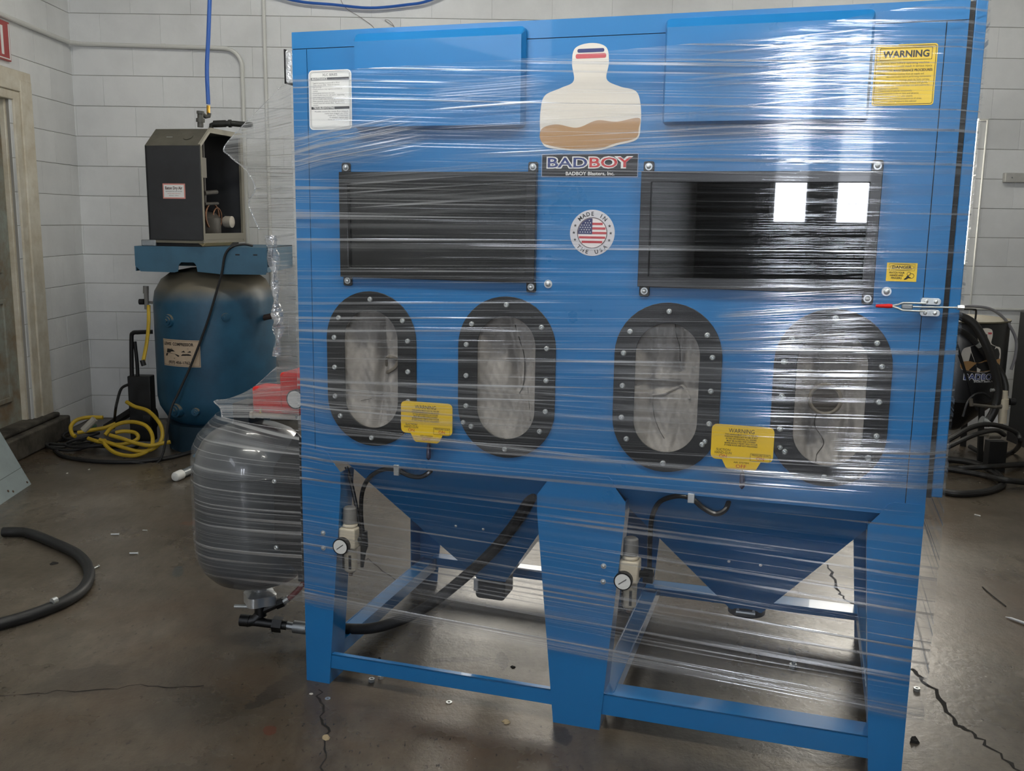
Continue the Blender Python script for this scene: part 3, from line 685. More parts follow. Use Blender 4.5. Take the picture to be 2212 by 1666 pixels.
for k, (s, w_) in enumerate((('Suggested operating air pressure 80 to 100 psi', .08), ('Clean vacuum daily.  Shake air vacuum', .08), ('filter cartridge.', .027), ('Check moisture trap regularly and drain as', .088), ('needed.', .015), ('Check gloves and hoses for leaks.', .066), ('Check media hose for soft spots - depending', .094), ('upon usage every 3 months.', .058), ('Do not overfill media (4-25 lbs. per work station).', .098), ('Make quarterly checks of all fittings, gun parts,', .094), ('vacuum hose and vacuum filter.  Replace when', .095), ('needed.', .016))):
    text(lx, INKGR, s, .0615, 1.7412-.0053*k, .0034, Y0, width=w_, align='LEFT')
for k in range(5): text(lx, INKGR, ('Possible causes for media flow stopped', 'media hose plugged: see orifice', 'inside gun.  Try blow-back.', 'If needed, replace gun', 'hose at internal guide')[k], .166, 1.6665-.0053*k, .0034, Y0, width=(.10, .07, .06, .055, .06)[k], align='RIGHT')
# name plate
lbp = label_part('name_plate', rect(.709, .958, 1.4935, 1.5515), mat('plate_black', '1c1c20', .4), 'black BADBOY name plate')
outline(lbp, .7095, .9575, 1.494, 1.551, .0006, .0012, Y0, mat('ink_pale_blue', '9fb4d8', .5))
LT = dict(BLUE=INKBLUE)
text(lbp, INKWHT, 'BAD', .777, 1.5175, .0250, Y0, width=.109, bold=.075, name='white_lettering'); text(lbp, INKWHT, 'BOY', .888, 1.5175, .0250, Y0, width=.114, bold=.075, name='white_lettering')
text(lbp, mat('ink_navy', '2a3a78', .5), 'BAD', .777, 1.5180, .0240, Y0-.0003, width=.103, bold=.015, name='navy_lettering'); text(lbp, mat('ink_crimson', 'c23a3c', .5), 'BOY', .888, 1.5180, .0240, Y0-.0003, width=.108, bold=.015, name='red_lettering')
text(lbp, INKWHT, 'BADBOY Blasters, Inc.', .836, 1.4985, .0085, Y0, width=.125, bold=.02, name='white_lettering')
# die-cut decal above it: plain stand-in, same size and colours
def blob(pts, sub=8): return [(p.x, p.z) for p in catmull([(x, 0, z) for x, z in pts], sub, True)]
dk = label_part('die_cut_decal', blob([(.790,1.806),(.830,1.817),(.868,1.806),(.876,1.770),(.872,1.730),(.905,1.712),(.945,1.700),(.958,1.668),(.960,1.620),(.952,1.585),(.905,1.572),(.86,1.560),(.81,1.558),(.76,1.562),(.715,1.572),(.704,1.610),(.704,1.660),(.715,1.695),(.755,1.712),(.788,1.728),(.783,1.770)]), mat('decal_offwhite', 'd8d2c8', .4), 'large die-cut off-white and tan decal')
MB().prism(blob([(.710,1.580),(.707,1.612),(.745,1.624),(.80,1.615),(.85,1.632),(.90,1.628),(.955,1.636),(.956,1.612),(.949,1.588),(.90,1.576),(.86,1.564),(.81,1.562),(.76,1.566)]), Y0-.0002, Y0+.0002).build('tan_print', mat('ink_tan', 'a98255', .5), dk, smooth=False)
MB().prism(rrect(.792, .869, 1.781, 1.792, .004, 3), Y0-.0002, Y0+.0002).build('red_print', mat('ink_rosered', 'b84a52', .5), dk, smooth=False)
MB().prism(rrect(.796, .864, 1.795, 1.804, .004, 3), Y0-.0002, Y0+.0002).build('blue_print', mat('ink_indigo', '2c3568', .5), dk, smooth=False)
# round badge
bx, bz, br = .846, 1.355, .058
bd = label_part('round_badge', circ(bx, bz, br, 48), mat('badge_silver', 'cfcdd0', .35, .3), 'round silver MADE IN THE USA badge with flag')
MB().prism(circ(bx, bz, .0375, 40), Y0-.0001, Y0+.0001).build('flag_disc', mat('flag_white', 'e6dedd', .4), bd, smooth=False)
MB().ringplate(circ(bx, bz, .0392, 40), circ(bx, bz, .0372, 40), Y0-.0004, Y0).build('rim', mat('rim_brown', '5a4a4c', .4), bd, smooth=False)
st = MB(); r_ = .037
for k in range(13):
    if k % 2 == 0:
        z0 = bz + r_ - (k+1)*2*r_/13; z1 = z0 + 2*r_/13; mz = max(abs(z0-bz), abs(z1-bz)); hx = math.sqrt(max(0, r_**2 - mz**2))
        if hx > .003: st.box(bx-hx, bx+hx, Y0-.0004, Y0-.0001, z0, z1)
st.build('stripes', mat('flag_red', 'b43a40', .4), bd, smooth=False)
can = [(bx, bz+.036)] + [(bx + .0368*math.cos(R(a)), bz + .0368*math.sin(R(a))) for a in range(96, 181, 6)] + [(bx-.0368, bz-.003), (bx, bz-.003)]
MB().prism(can, Y0-.0007, Y0-.0005).build('canton', mat('flag_navy', '2b3160', .4), bd, smooth=False)
def star(cx, cz, r): return [(cx + (r if k % 2 == 0 else r*.4)*math.sin(math.pi*k/5), cz + (r if k % 2 == 0 else r*.4)*math.cos(math.pi*k/5)) for k in range(10)]
s_ = MB()
for row in range(6):
    for col in range(5):
        x, z = bx - .005 - .0065*col - (.003 if row % 2 else 0), bz + .002 + .0058*row
        if (x-bx)**2 + (z-bz)**2 < .034**2: s_.prism(star(x, z, .0019), Y0-.0010, Y0-.0008)
s_.build('flag_stars', INKWHT, bd, smooth=False)
for a in (22, 0, -22, 158, 180, 202): MB().prism(star(bx + .0478*math.cos(R(a)), bz + .0478*math.sin(R(a)), .0045), Y0-.0002, Y0+.0001).build('star', INKBLK, bd, smooth=False)
def arc_text(s, a0, a1, rad, flip):
    n = len(s)
    for k, ch in enumerate(s):
        if ch == ' ': continue
        a = R(a0 + (a1-a0)*k/(n-1))
        def fr(x, z, a=a):
            if not flip: ux, uz, vx, vz = math.sin(a), -math.cos(a), math.cos(a), math.sin(a)
            else: ux, uz, vx, vz = -math.sin(a), math.cos(a), -math.cos(a), -math.sin(a)
            return Vector((bx + rad*math.cos(a) + ux*x + vx*z, Y0, bz + rad*math.sin(a) + uz*x + vz*z))
        text(bd, INKBLK, ch, 0, 0, .0098, bold=.02, frame=fr)
arc_text('MADE IN', 132, 48, .0432, False); arc_text('THE USA', 226, 314, .0535, True)
# toggle latch
lt = MB()
for z in (1.2125, 1.1862): lt.prism(rrect(1.629, 1.672, z-.0075, z+.0075, .006, 4), -.022, -.0002)
lt = lt.build('toggle_latch', STEEL, cab, bevel=.0008)
for z in (1.2125, 1.1862):
    for x in (1.640, 1.661): bolt(lt, x, -.022, z, .75)
MB().ring([(1.640, -.028, 1.2085), (1.615, -.030, 1.2085), (1.590, -.031, 1.208), (1.580, -.031, 1.2035), (1.565, -.031, 1.1995)], .0024, 8).ring([(1.640, -.028, 1.1905), (1.615, -.030, 1.1905), (1.590, -.031, 1.191), (1.580, -.031, 1.1955), (1.565, -.031, 1.1995)], .0024, 8).build('latch_arm', STEEL, lt)
MB().box(1.588, 1.612, -.033, -.020, 1.194, 1.205).build('latch_block', GALV, lt, bevel=.002)
MB().ring([(1.568, -.031, 1.1995), (1.560, -.031, 1.1995), (1.532, -.031, 1.1985)], [.0045, .0055, .0035], 10).build('latch_grip', REDP, lt)
MB().cyl((1.60, -.030, 1.1995), (1.722, -.012, 1.2005), .0022, n=8).cyl((1.708, -.014, 1.2005), (1.722, -.012, 1.2005), .006, n=6).build('draw_rod', STEEL, lt)
# side door on the right with its gasket
MB().box(1.6802, 1.6915, .003, .85, .742, 1.872).build('door_gasket', RUBBER, cab)
MB().box(1.6917, 1.716, .000, .86, .745, 1.885).build('side_door', BLUE, cab, bevel=.002)
# legs: folded, tapered sheet legs with flared tops
def leg(poly, ret, y0=0, flip=1, name='leg', ypos=0):
    o = MB().prism(poly, ypos-.003*flip, ypos)
    for (xa, za, xb, zb) in ret:
        y1 = ypos + .085*flip
        o.add([(xa, ypos, za), (xb, ypos, zb), (xb, y1, zb), (xa, y1, za), (xa+.003, ypos, za), (xb+.003, ypos, zb), (xb+.003, y1, zb), (xa+.003, y1, za)], [(0,1,2,3),(7,6,5,4),(0,4,5,1),(1,5,6,2),(2,6,7,3),(3,7,4,0)])
    return o.build(name, BLUE, cab, smooth=False)
lp = [(0,0),(.077,0),(.086,.12),(.125,.61),(.125,.66),(.099,.693),(.090,.708),(.082,.718),(.068,.724),(0,.724)]
leg(lp, [(.003,0,.003,.70),(.074,0,.122,.66)])
leg([(WD-x, z) for x, z in lp][::-1], [(WD-.006,0,WD-.006,.70),(WD-.077,0,WD-.125,.66)])
cp = [(.773,0),(.905,0),(.955,.61),(.956,.657),(.930,.69),(.919,.712),(.909,.722),(.77,.722),(.758,.716),(.739,.69),(.715,.655),(.715,.61)]
leg(cp, [(.773,0,.717,.655),(.902,0,.952,.655)])
for pl, rt in ((lp, [(.003,0,.003,.70)]), ([(WD-x, z) for x, z in lp][::-1], [(WD-.006,0,WD-.006,.70)])): leg(pl, rt, flip=-1, ypos=DP)
leg(cp, [], flip=-1, ypos=DP)
for x, z in ((.066,.473),(.066,.427),(.903,.475),(.903,.431)): bolt(cab, x, -.003, z, .8)
# base rails
def rail(x0, x1, y, s=1, zt=.095, zb=.05, fw=.06, name='base_rail'):
    return MB().box(x0, x1, min(y, y+.004*s), max(y, y+.004*s), zb, zt).box(x0, x1, min(y, y+fw*s), max(y, y+fw*s), zt-.004, zt).build(name, BLUE, cab, bevel=.001)
rail(.075, .785, .0005, 1, .094, .050, .02); rail(.895, 1.605, .0005, 1, .106, .046, .075)
rail(.075, .785, DP-.001, -1, .118, .062, .05); rail(.895, 1.605, DP-.001, -1, .118, .062, .08)
def srail(x, s, zt=.098, fw=.055):
    return MB().box(min(x, x+.004*s), max(x, x+.004*s), .004, DP-.006, zt-.05, zt+.0).box(min(x, x+fw*s), max(x, x+fw*s), .02, DP-.02, zt-.006, zt-.002).box(min(x+fw*s, x+(fw+.004)*s), max(x+fw*s, x+(fw+.004)*s), .02, DP-.02, zt-.04, zt+.004).build('side_rail', BLUE, cab, bevel=.001)
srail(.020, 1); srail(.885, 1, .104, .05); srail(WD-.020, -1, .12)
# hoppers
def hopper(x0, x1, cx, zb_, w_):
    y0, y1, cy, hb = .012, DP-.02, .41, .05
    T_ = [(x0,y0,ZB),(x1,y0,ZB),(x1,y1,ZB),(x0,y1,ZB)]; B_ = [(cx-w_,cy-hb,zb_),(cx+w_,cy-hb,zb_),(cx+w_,cy+hb,zb_),(cx-w_,cy+hb,zb_)]
    h = MB().add(T_ + B_, [(0,1,5,4),(1,2,6,5),(2,3,7,6),(3,0,4,7),(4,5,6,7)]).build('hopper', BLUE, cab, smooth=False)
    so = h.modifiers.new('thickness', 'SOLIDIFY'); so.thickness = .003
    return h
h1 = hopper(.130, .815, .468, .245, .045); h2 = hopper(.900, 1.600, 1.262, .252, .045)
h1['label'] = 'blue hopper above the thick black hose'; h2['label'] = 'blue hopper at the right with a small black outlet'
bx1 = MB().prism(rrect(.412, .512, .178, .275, .014, 4), .36, .455).build('outlet_box', mat('outlet_black', '0d0d0e', .45), h1, bevel=.006)
MB().box(.409, .424, .352, .364, .205, .248).build('outlet_clip', CHROME, h1, bevel=.002)
MB().lathe([(.05,-.012),(.055,-.01),(.055,.012),(.045,.02)], (1.262, .40, .245), 20).build('outlet_cap', BLACKP, h2)
MB().cyl((1.235,.345,.252), (1.29,.345,.252), .006, n=8).cyl((1.24,.34,.262),(1.24,.36,.245),.004,n=8).cyl((1.285,.34,.262),(1.285,.36,.245),.004,n=8).build('outlet_clamp', GALV, h2)
def hop_pt(x, z, h): # on the front face of a hopper
    zb_ = .245 if h == 1 else .252; t = (ZB - z)/(ZB - zb_); return .012 + t*(.36-.012)
for x, z, h in (((0.4125, 0.1800, 0.4768)[0], (0.4125, 0.1800, 0.4768)[2], 1), ((0.4993, 0.1800, 0.4764)[0], (0.4993, 0.1800, 0.4764)[2], 1)): bolt(h1, x, hop_pt(x, z, 1)-.002, z, .45)
for x, z, h in (((1.2159, 0.2200, 0.4573)[0], (1.2159, 0.2200, 0.4573)[2], 2), ((1.3016, 0.2200, 0.4569)[0], (1.3016, 0.2200, 0.4569)[2], 2)): bolt(h2, x, hop_pt(x, z, 2)-.002, z, .45)
# regulators with gauge, bowl, hoses
def regulator(x, y, z, label, s=1.0):
    o = MB()
    def P(dx, dy, dz): return (x+dx*s, y+dy*s, z+dz*s)
    b = MB().box(x-.026*s, x+.026*s, y-.026*s, y+.026*s, z-.03*s, z+.032*s).cyl(P(0,0,.032), P(0,0,.045), .024*s, .02*s, 18).build('air_regulator', IVORY, cab, bevel=.005)
    b['label'] = label
    MB().cyl(P(0,0,.045), P(0,0,.088), .021*s, .0195*s, 18).cyl(P(0,0,.088), P(0,0,.092), .0195*s, .015*s, 18).build('adjusting_knob', GREYPL, b)
    gx = -.011
    MB().lathe([(.0245*s,-.014*s),(.0245*s,.004*s)], (x+gx*s, y-.03*s, z-.018*s), 24, 'y').build('gauge', BLACKP, b)
    MB().lathe([(.0001,-.0151*s),(.0212*s,-.0148*s)], (x+gx*s, y-.03*s, z-.018*s), 24, 'y').build('gauge_face', GAUGEW, b)
    MB().bar((x+(gx-.011)*s, y-.0458*s, z-.026*s), (x+(gx+.010)*s, y-.0458*s, z-.010*s), .0016*s, .0005, (0,1,0)).build('gauge_needle', INKBLK, b)
    MB().cyl(P(0,0,-.03), P(0,0,-.100), .0215*s, .0195*s, 18).cyl(P(0,0,-.100), P(0,0,-.108), .0195*s, .012*s, 18).build('filter_bowl', mat('smoked_bowl', 'b5ad9c', .25, vary=.1, vscale=30), b)
    MB().box(x+.004*s, x+.011*s, y-.0225*s, y-.019*s, z-.092*s, z-.050*s).box(x-.018*s, x-.013*s, y-.019*s, y-.015*s, z-.092*s, z-.050*s).build('sight_slot', BLACKP, b)
    MB().cyl(P(0,0,-.108), P(0,0,-.119), .006*s, n=10).build('drain', mat('drain_brown', '5a4436', .5), b)
    MB().cyl(P(-.026,0,0), P(-.05,0,0), .009*s, n=10).build('inlet_nipple', GALV, b)
    return b
lb_ = (0.1374, 0.0300, 0.4586)
r1 = regulator(lb_[0], .03, lb_[2], 'ivory air regulator beside the left leg', 1.0)
rb_ = (0.9688, 0.0300, 0.4600)
r2 = regulator(rb_[0], .03, rb_[2], 'ivory air regulator beside the centre leg', 1.0)
# hoses of the regulators
AIRH = mat('black_air_hose', '101011', .25)
MB().tube([(0.1745, 0.0400, 0.4568), (0.1681, 0.0400, 0.5297), (0.1784, 0.0300, 0.6009), (0.2090, 0.0200, 0.6508), (0.2585, 0.0080, 0.6803), (0.2995, 0.0060, 0.6818), (0.3369, 0.0080, 0.6686), (0.3706, 0.0120, 0.6680), (0.3954, 0.0200, 0.6845), (0.3986, 0.0400, 0.6973)], .0066, 8).build('feed_hose', AIRH, r1)
MB().tube([(0.1172, 0.0500, 0.6653), (0.1315, 0.0500, 0.6218), (0.1509, 0.0450, 0.5476), (0.1673, 0.0400, 0.4730)], .0058, 8).build('feed_hose', AIRH, r1)
MB().ring([(0.1748, 0.0400, 0.4767), (0.1772, 0.0400, 0.4315), (0.1740, 0.0400, 0.4168), (0.1687, 0.0400, 0.3660)], [.012, .012, .009, .005], 10).cyl((0.1569, 0.0300, 0.4537), (0.1760, 0.0400, 0.4527), .009, n=10).build('hose_fitting', BLACKP, r1)
MB().box((0.2976, 0.0040, 0.6875)[0]-.004, (0.3062, 0.0040, 0.6883)[0]+.003, -.006, .012, (0.3050, 0.0000, 0.6730)[2]-.004, (0.3052, 0.0000, 0.7000)[2]).build('hose_clip', STEEL, r1, bevel=.001)
MB().tube([(1.0180, 0.0500, 0.4616), (1.0163, 0.0500, 0.5396), (1.0188, 0.0500, 0.6045), (1.0407, 0.0300, 0.6572), (1.0848, 0.0100, 0.6836), (1.1236, 0.0040, 0.6842), (1.1578, 0.0040, 0.6605), (1.1875, 0.0060, 0.6482), (1.2109, 0.0120, 0.6588), (1.2199, 0.0300, 0.6818)], .0068, 8).build('feed_hose', AIRH, r2)
MB().cyl((0.9904, 0.0300, 0.4522), (1.0273, 0.0500, 0.4497), .010, n=10).box((1.0028, 0.0500, 0.4334)[0], (1.0303, 0.0500, 0.4370)[0], .035, .06, (1.0156, 0.0500, 0.4272)[2], (1.0142, 0.0500, 0.4638)[2]).build('hose_fitting', BLACKP, r2)
MB().box((1.1230, 0.0000, 0.6828)[0]-.006, (1.1301, 0.0000, 0.6835)[0]+.004, -.006, .012, (1.1270, 0.0000, 0.6733)[2], (1.1259, 0.0000, 0.6979)[2]).build('hose_clip', STEEL, r2, bevel=.001)

# ================================================================== PRESSURE POT beside the cabinet (cabinet frame)
PX, PY = -.292, .20
po = (PX, PY, 0)
pot = cab_thing('blast_pot', 'grey pressure blast pot hanging at the left side of the blue cabinet', 'tank', po)
prof = [(.0001,.196),(.05,.198),(.10,.208),(.145,.228),(.175,.258),(.192,.295),(.197,.34),(.197,.58),(.195,.61),(.185,.645),(.165,.68),(.135,.708),(.09,.728),(.05,.736),(.0001,.738)]
prof = [(r*.94, z) for r, z in prof]
MB().lathe(prof, (0,0,0), 48).build('vessel', TANGREY, pot)
MB().ring([(.186*math.cos(a), .186*math.sin(a), .595) for a in [2*math.pi*k/48 for k in range(48)]], .003, 6, True).build('weld_seam', TANGREY, pot)
MB().lathe([(.022,.20),(.022,.165)], (.01,0,0), 16).build('neck', GALV, pot)
fz = .147
fo = []
for k in range(48):
    a = 2*math.pi*k/48; r = .052 + .006*math.cos(4*a); fo.append((.01 + r*math.cos(a), r*math.sin(a)))
fb = MB(); n = 48
fb.add([(x, y, fz-.016) for x, y in fo] + [(x, y, fz+.016) for x, y in fo] + [(.01 + (x-.01)*.5, y*.5, fz+.026) for x, y in fo], [(i, (i+1) % n, n+(i+1) % n, n+i) for i in range(n)] + [(n+i, n+(i+1) % n, 2*n+(i+1) % n, 2*n+i) for i in range(n)] + [tuple(range(2*n, 3*n)), tuple(range(n-1, -1, -1))])
fb.build('media_valve', CHROME, pot)
MB().cyl((-.075,-.02,.113), (0,-.01,.118), .0065, n=10).build('valve_handle', STEEL, pot)
MB().cyl((.01,0,.135), (.01,0,.085), .02, n=14).ring([(.01,0,.09),(-.005,-.012,.072),(-.03,-.022,.068)], .019, 12).build('pipe_tee', BLACKP, pot)
MB().cyl((-.045,-.026,.072), (.10,.012,.058), .0155, n=14).cyl((.055,0,.062), (.085,.008,.059), .026, n=6).cyl((-.05,-.027,.072), (-.02,-.02,.07), .02, n=12).build('pusher_line', BLACKP, pot)
MB().cyl((.02,.0,.105), (.075,.02,.132), .013, n=10).cyl((.06,.015,.124),(.085,.022,.136),.017,n=6).build('air_elbow', BLACKP, pot)
MB().tube([(.085,.022,.136),(.105,.03,.15),(.135,.05,.185),(.16,.08,.24)], .009, 8).build('air_hose', REDH, pot)
MB().cyl((.082,.021,.134),(.10,.027,.147),.011,n=10).build('hose_ferrule', STEEL, pot)
# bracket plate that carries the pot on the cabinet leg
br_ = MB().prism([((-0.1086, 0.0200, 0.6494)[0]-PX, (-0.1086, 0.0200, 0.6494)[2]), ((-0.0279, 0.0200, 0.7615)[0]-PX, (-0.0279, 0.0200, 0.7615)[2]), (.328, .70), (.328, .29), ((-0.0737, 0.0200, 0.3575)[0]-PX, (-0.0737, 0.0200, 0.3575)[2]), ((-0.1126, 0.0200, 0.4260)[0]-PX, (-0.1126, 0.0200, 0.4260)[2])], .02-PY, .024-PY).box(.255, .328, .024-PY, .0, .30, .34).box(.255, .328, .024-PY, .0, .52, .56).build('bracket_plate', mat('bracket_black', '0e0f10', .5), pot, bevel=.0015)
for q in ((-0.1052, 0.0200, 0.6070), (-0.1055, 0.0200, 0.4005)): obj_of(screw_me, 'screw', None, pot, (q[0]-PX, .02-PY, q[2]))
# red regulator box, gauge and pipe on top of the pot
rg = cab_thing('red_regulator', 'red regulator box with a round gauge on the cabinet side above the grey pot', 'regulator', (-.12, .22, .0))
ro = (-.12, .22, 0)
pz = lambda v, y=.2: 0
MB().box((-0.1536, 0.1400, 0.8502)[0], .0, .14, .26, (-0.1201, 0.1400, 0.7874)[2], (-0.1164, 0.1400, 0.9158)[2]).build('housing', REDP, rg, off=ro, bevel=.01)
gq = (-0.0874, 0.1300, 0.8391)
MB().lathe([(.030,-.01),(.030,.014)], (gq[0], .130, gq[2]), 24, 'y').build('gauge', BLACKP, rg, off=ro)
MB().lathe([(.0001,-.0112),(.0262,-.0108)], (gq[0], .130, gq[2]), 24, 'y').build('gauge_face', GAUGEW, rg, off=ro)
MB().cyl((-0.2698, 0.1700, 0.7692), (-0.1137, 0.1700, 0.7734), .008, n=10).cyl((-0.2731, 0.1700, 0.7689), (-0.2631, 0.1700, 0.7697), .013, n=8).build('pipe', mat('pipe_cream', 'b9b2a4', .35, .3), rg, off=ro)
MB().cyl((-0.2398, 0.1700, 0.7729), (-0.2391, 0.1700, 0.7922), .005, .003, n=8).build('bleed_valve', BRASS, rg, off=ro)
q0, q1 = (-0.3423, 0.2000, 0.7430), (-0.2825, 0.2000, 0.8016)
MB().box(q0[0], q1[0], .17, .26, .70, q1[2]).build('valve_block', mat('valve_dark', '23282e', .45), rg, off=ro, bevel=.004)
MB().box(q1[0], -.12, .19, .27, (-0.2636, 0.2000, 0.7684)[2], (-0.2605, 0.2000, 0.8553)[2]).build('diaphragm_cover', REDP, rg, off=ro, bevel=.008)
# thick black blast hose from the pot under the cabinet to the hopper side
bh = cab_thing('blast_hose', 'thick black blast hose sweeping from the grey pot to under the left hopper', 'hose', (.2, .15, 0))
ho = (.2, .15, 0)
hp = [(PX+.165, PY+.027, .052), (0.0058, 0.1600, 0.0997), (0.1400, 0.1500, 0.1219), (0.2501, 0.1500, 0.1682), (0.3422, 0.1500, 0.2306), (0.4466, 0.1500, 0.3254), (0.5383, 0.1350, 0.4212), (0.6157, 0.1100, 0.5222), (0.6818, 0.0750, 0.6305), (0.7155, 0.0600, 0.6948), (0.7380, 0.0550, 0.7504)]
MB().tube(hp, .0165, 14, 8).build('hose', RUBBER, bh, off=ho)
MB().cyl((PX+.10, PY+.012, .058), (PX+.125, PY+.017, .055), .013, n=10).cyl((PX+.122, PY+.017, .055), (PX+.195, PY+.03, .05), .0205, n=16).build('crimp_sleeve', GALV, bh, off=ho)
# foil-wrapped duct behind the top left corner
fd = cab_thing('foil_duct', 'crinkled foil-taped duct end sticking out behind the top left corner of the cabinet', 'duct', (-.15, .6, 1.82))
FOIL = mat('crinkled_foil', 'dcdee0', .3, .5, bump=1.0, bscale=45)
MB().prism(rrect(-.312, .0, 1.822, 1.925, .008, 3), .50, .74).build('duct', FOIL, fd, off=(-.15, .6, 1.82))
MB().ringplate(rect(-.3155, -.3115, 1.819, 1.928), rect(-.315, -.312, 1.8195, 1.9275), .496, .744).build('duct_flange', mat('flange_dark', '2a2a2c', .5), fd, off=(-.15, .6, 1.82))
# steel stub arms that push the film out at the left side
dh = cab_thing('suction_hose', 'black corrugated suction hose hanging at the left side of the cabinet under the film', 'hose', (-.08, .6, 0))
MB().tube([(.0, .62, 1.40), (-.10, .60, 1.38), (-.15, .58, 1.25), (-.135, .56, 1.05), (-.09, .5, .93), (-.02, .45, .90), (.0, .44, .90)], .028, 12).build('hose', RUBBER, dh, off=(-.08, .6, 0))
hm = MB(); cpts = catmull([(.0, .62, 1.40), (-.10, .60, 1.38), (-.15, .58, 1.25), (-.135, .56, 1.05), (-.09, .5, .93), (-.02, .45, .90), (.0, .44, .90)], 12)
for i in range(2, len(cpts)-2, 2):
    d = (cpts[i+1]-cpts[i]).normalized(); hm.cyl(cpts[i]-d*.004, cpts[i]+d*.004, .031, n=12)
tag(hm.build('corrugation', RUBBER, dh, off=(-.08, .6, 0)), kind='stuff')

# ================================================================== STRETCH FILM
def film_mat(name, su, sv, base=.004, amt=.8, haze=.045, bump=.6, lo=.56, gloss=.038, white='e9edf2', bd=.0032):
    m = bpy.data.materials.new(name); m.use_nodes = True; nt = m.node_tree; N = nt.nodes.new; Lk = nt.links.new
    nt.nodes.remove(nt.nodes['Principled BSDF'])
    uv = N('ShaderNodeUVMap'); uv.uv_map = 'wrap'
    def noise(scu, scv, det=2, ro=.5, w=0.0, dist=0.0):
        mp = N('ShaderNodeMapping'); mp.inputs['Scale'].default_value = (scu, scv, 1); mp.inputs['Location'].default_value = (w*3.7, w*1.3, w); Lk(uv.outputs[0], mp.inputs['Vector'])
        n = N('ShaderNodeTexNoise'); n.inputs['Scale'].default_value = 1; n.inputs['Detail'].default_value = det; n.inputs['Roughness'].default_value = ro; n.inputs['Distortion'].default_value = dist
        Lk(mp.outputs[0], n.inputs['Vector']); return n.outputs['Fac']
    def rng(f, a, b, c=0.0, d=1.0):
        r = N('ShaderNodeMapRange'); r.inputs['From Min'].default_value = a; r.inputs['From Max'].default_value = b; r.inputs['To Min'].default_value = c; r.inputs['To Max'].default_value = d; Lk(f, r.inputs['Value']); return r.outputs['Result']
    def math_(op, a, b):
        x = N('ShaderNodeMath'); x.operation = op
        for i, q in enumerate((a, b)):
            if hasattr(q, 'links'): Lk(q, x.inputs[i])
            else: x.inputs[i].default_value = q
        return x.outputs[0]
    n1 = noise(.55*su, 90*sv, 1, .4, 1); n2 = noise(.9*su, 230*sv, 1, .4, 2); n3 = noise(1.1*su, 5.5*sv, 3, .55, 3); n4 = noise(.5*su, 34*sv, 1, .4, 4)
    dens = rng(n3, .38, .60, .22, 1.0)
    s1 = rng(n1, lo+.045, lo+.11); s2 = math_('MULTIPLY', rng(n2, lo+.06, lo+.13), .5); s4 = math_('MULTIPLY', rng(n4, lo, lo+.22), .3)
    st = math_('MULTIPLY', math_('MAXIMUM', math_('MAXIMUM', s1, s2), s4), dens)
    hz = math_('MULTIPLY', rng(n3, .42, .68), haze)
    at = N('ShaderNodeAttribute'); at.attribute_name = 'fade'
    fd_ = math_('MULTIPLY', math_('MINIMUM', math_('ADD', math_('ADD', math_('MULTIPLY', st, amt*.55), hz), base), .85), at.outputs['Fac'])
    fg_ = math_('MULTIPLY', math_('MINIMUM', math_('ADD', math_('MULTIPLY', st, amt*.7), gloss), .8), at.outputs['Fac'])
    ht = math_('ADD', math_('ADD', n1, math_('MULTIPLY', n2, .4)), math_('MULTIPLY', n4, 1.2))
    bp = N('ShaderNodeBump'); bp.inputs['Strength'].default_value = bump; bp.inputs['Distance'].default_value = bd; Lk(ht, bp.inputs['Height'])
    tr = N('ShaderNodeBsdfTransparent'); gl = N('ShaderNodeBsdfGlossy'); gl.inputs['Roughness'].default_value = .09; Lk(bp.outputs[0], gl.inputs['Normal'])
    df = N('ShaderNodeBsdfDiffuse'); df.inputs[0].default_value = lin(white)
    tl = N('ShaderNodeBsdfTranslucent'); tl.inputs[0].default_value = lin(white)
    dd = N('ShaderNodeMixShader'); dd.inputs[0].default_value = .3; Lk(df.outputs[0], dd.inputs[1]); Lk(tl.outputs[0], dd.inputs[2])
    m1 = N('ShaderNodeMixShader'); Lk(fd_, m1.inputs[0]); Lk(tr.outputs[0], m1.inputs[1]); Lk(dd.outputs[0], m1.inputs[2])
    mx = N('ShaderNodeMixShader'); Lk(fg_, mx.inputs[0]); Lk(m1.outputs[0], mx.inputs[1]); Lk(gl.outputs[0], mx.inputs[2])
    Lk(mx.outputs[0], nt.nodes['Material Output'].inputs[0])
    return m
FILM = film_mat('stretch_film', 1, 1)
FILMT = film_mat('stretch_film_tent', 1, 1, base=.05, amt=1.2, haze=.12, bump=.8, lo=.485, gloss=.08)
FILMR = film_mat('stretch_film_rope', 1, 1, base=.10, amt=.9, haze=.15, bump=1.0, lo=.46, gloss=.12)
film = cab_thing('stretch_film', 'clear streaky stretch film wrapped round the blue cabinet and the grey pot', 'film', (0, 0, 0))
def film_sheet(name, rows_, uvs, m, fade=None):
    mb = MB().grid(rows_); me = bpy.data.meshes.new(name); me.from_pydata(mb.v, [], mb.f); me.shade_smooth()
    lay = me.uv_layers.new(name='wrap'); flat = [u for r in uvs for u in r]
    for l in me.loops: lay.data[l.index].uv = flat[l.vertex_index]
    fa = me.attributes.new('fade', 'FLOAT', 'POINT'); ff_ = [v for r in fade for v in r] if fade else [1.0]*len(mb.v)
    fa.data.foreach_set('value', ff_)
    o = bpy.data.objects.new(name, me); C.objects.link(o); me.materials.append(m); o.parent = film; return o
def interp(tab, x):
    for (a, va), (b, vb) in zip(tab, tab[1:]):
        if x <= b: return va + (vb-va)*max(0, min(1, (x-a)/(b-a)))
    return tab[-1][1]
TOP = [(-.004,1.762),(.196,1.769),(.66,1.779),(1.021,1.796),(1.229,1.805),(1.48,1.849),(1.72,1.872)]
BOT = [(-.004,.248),(.103,.235),(.756,.219),(.935,.210),(1.415,.204),(1.72,.168)]
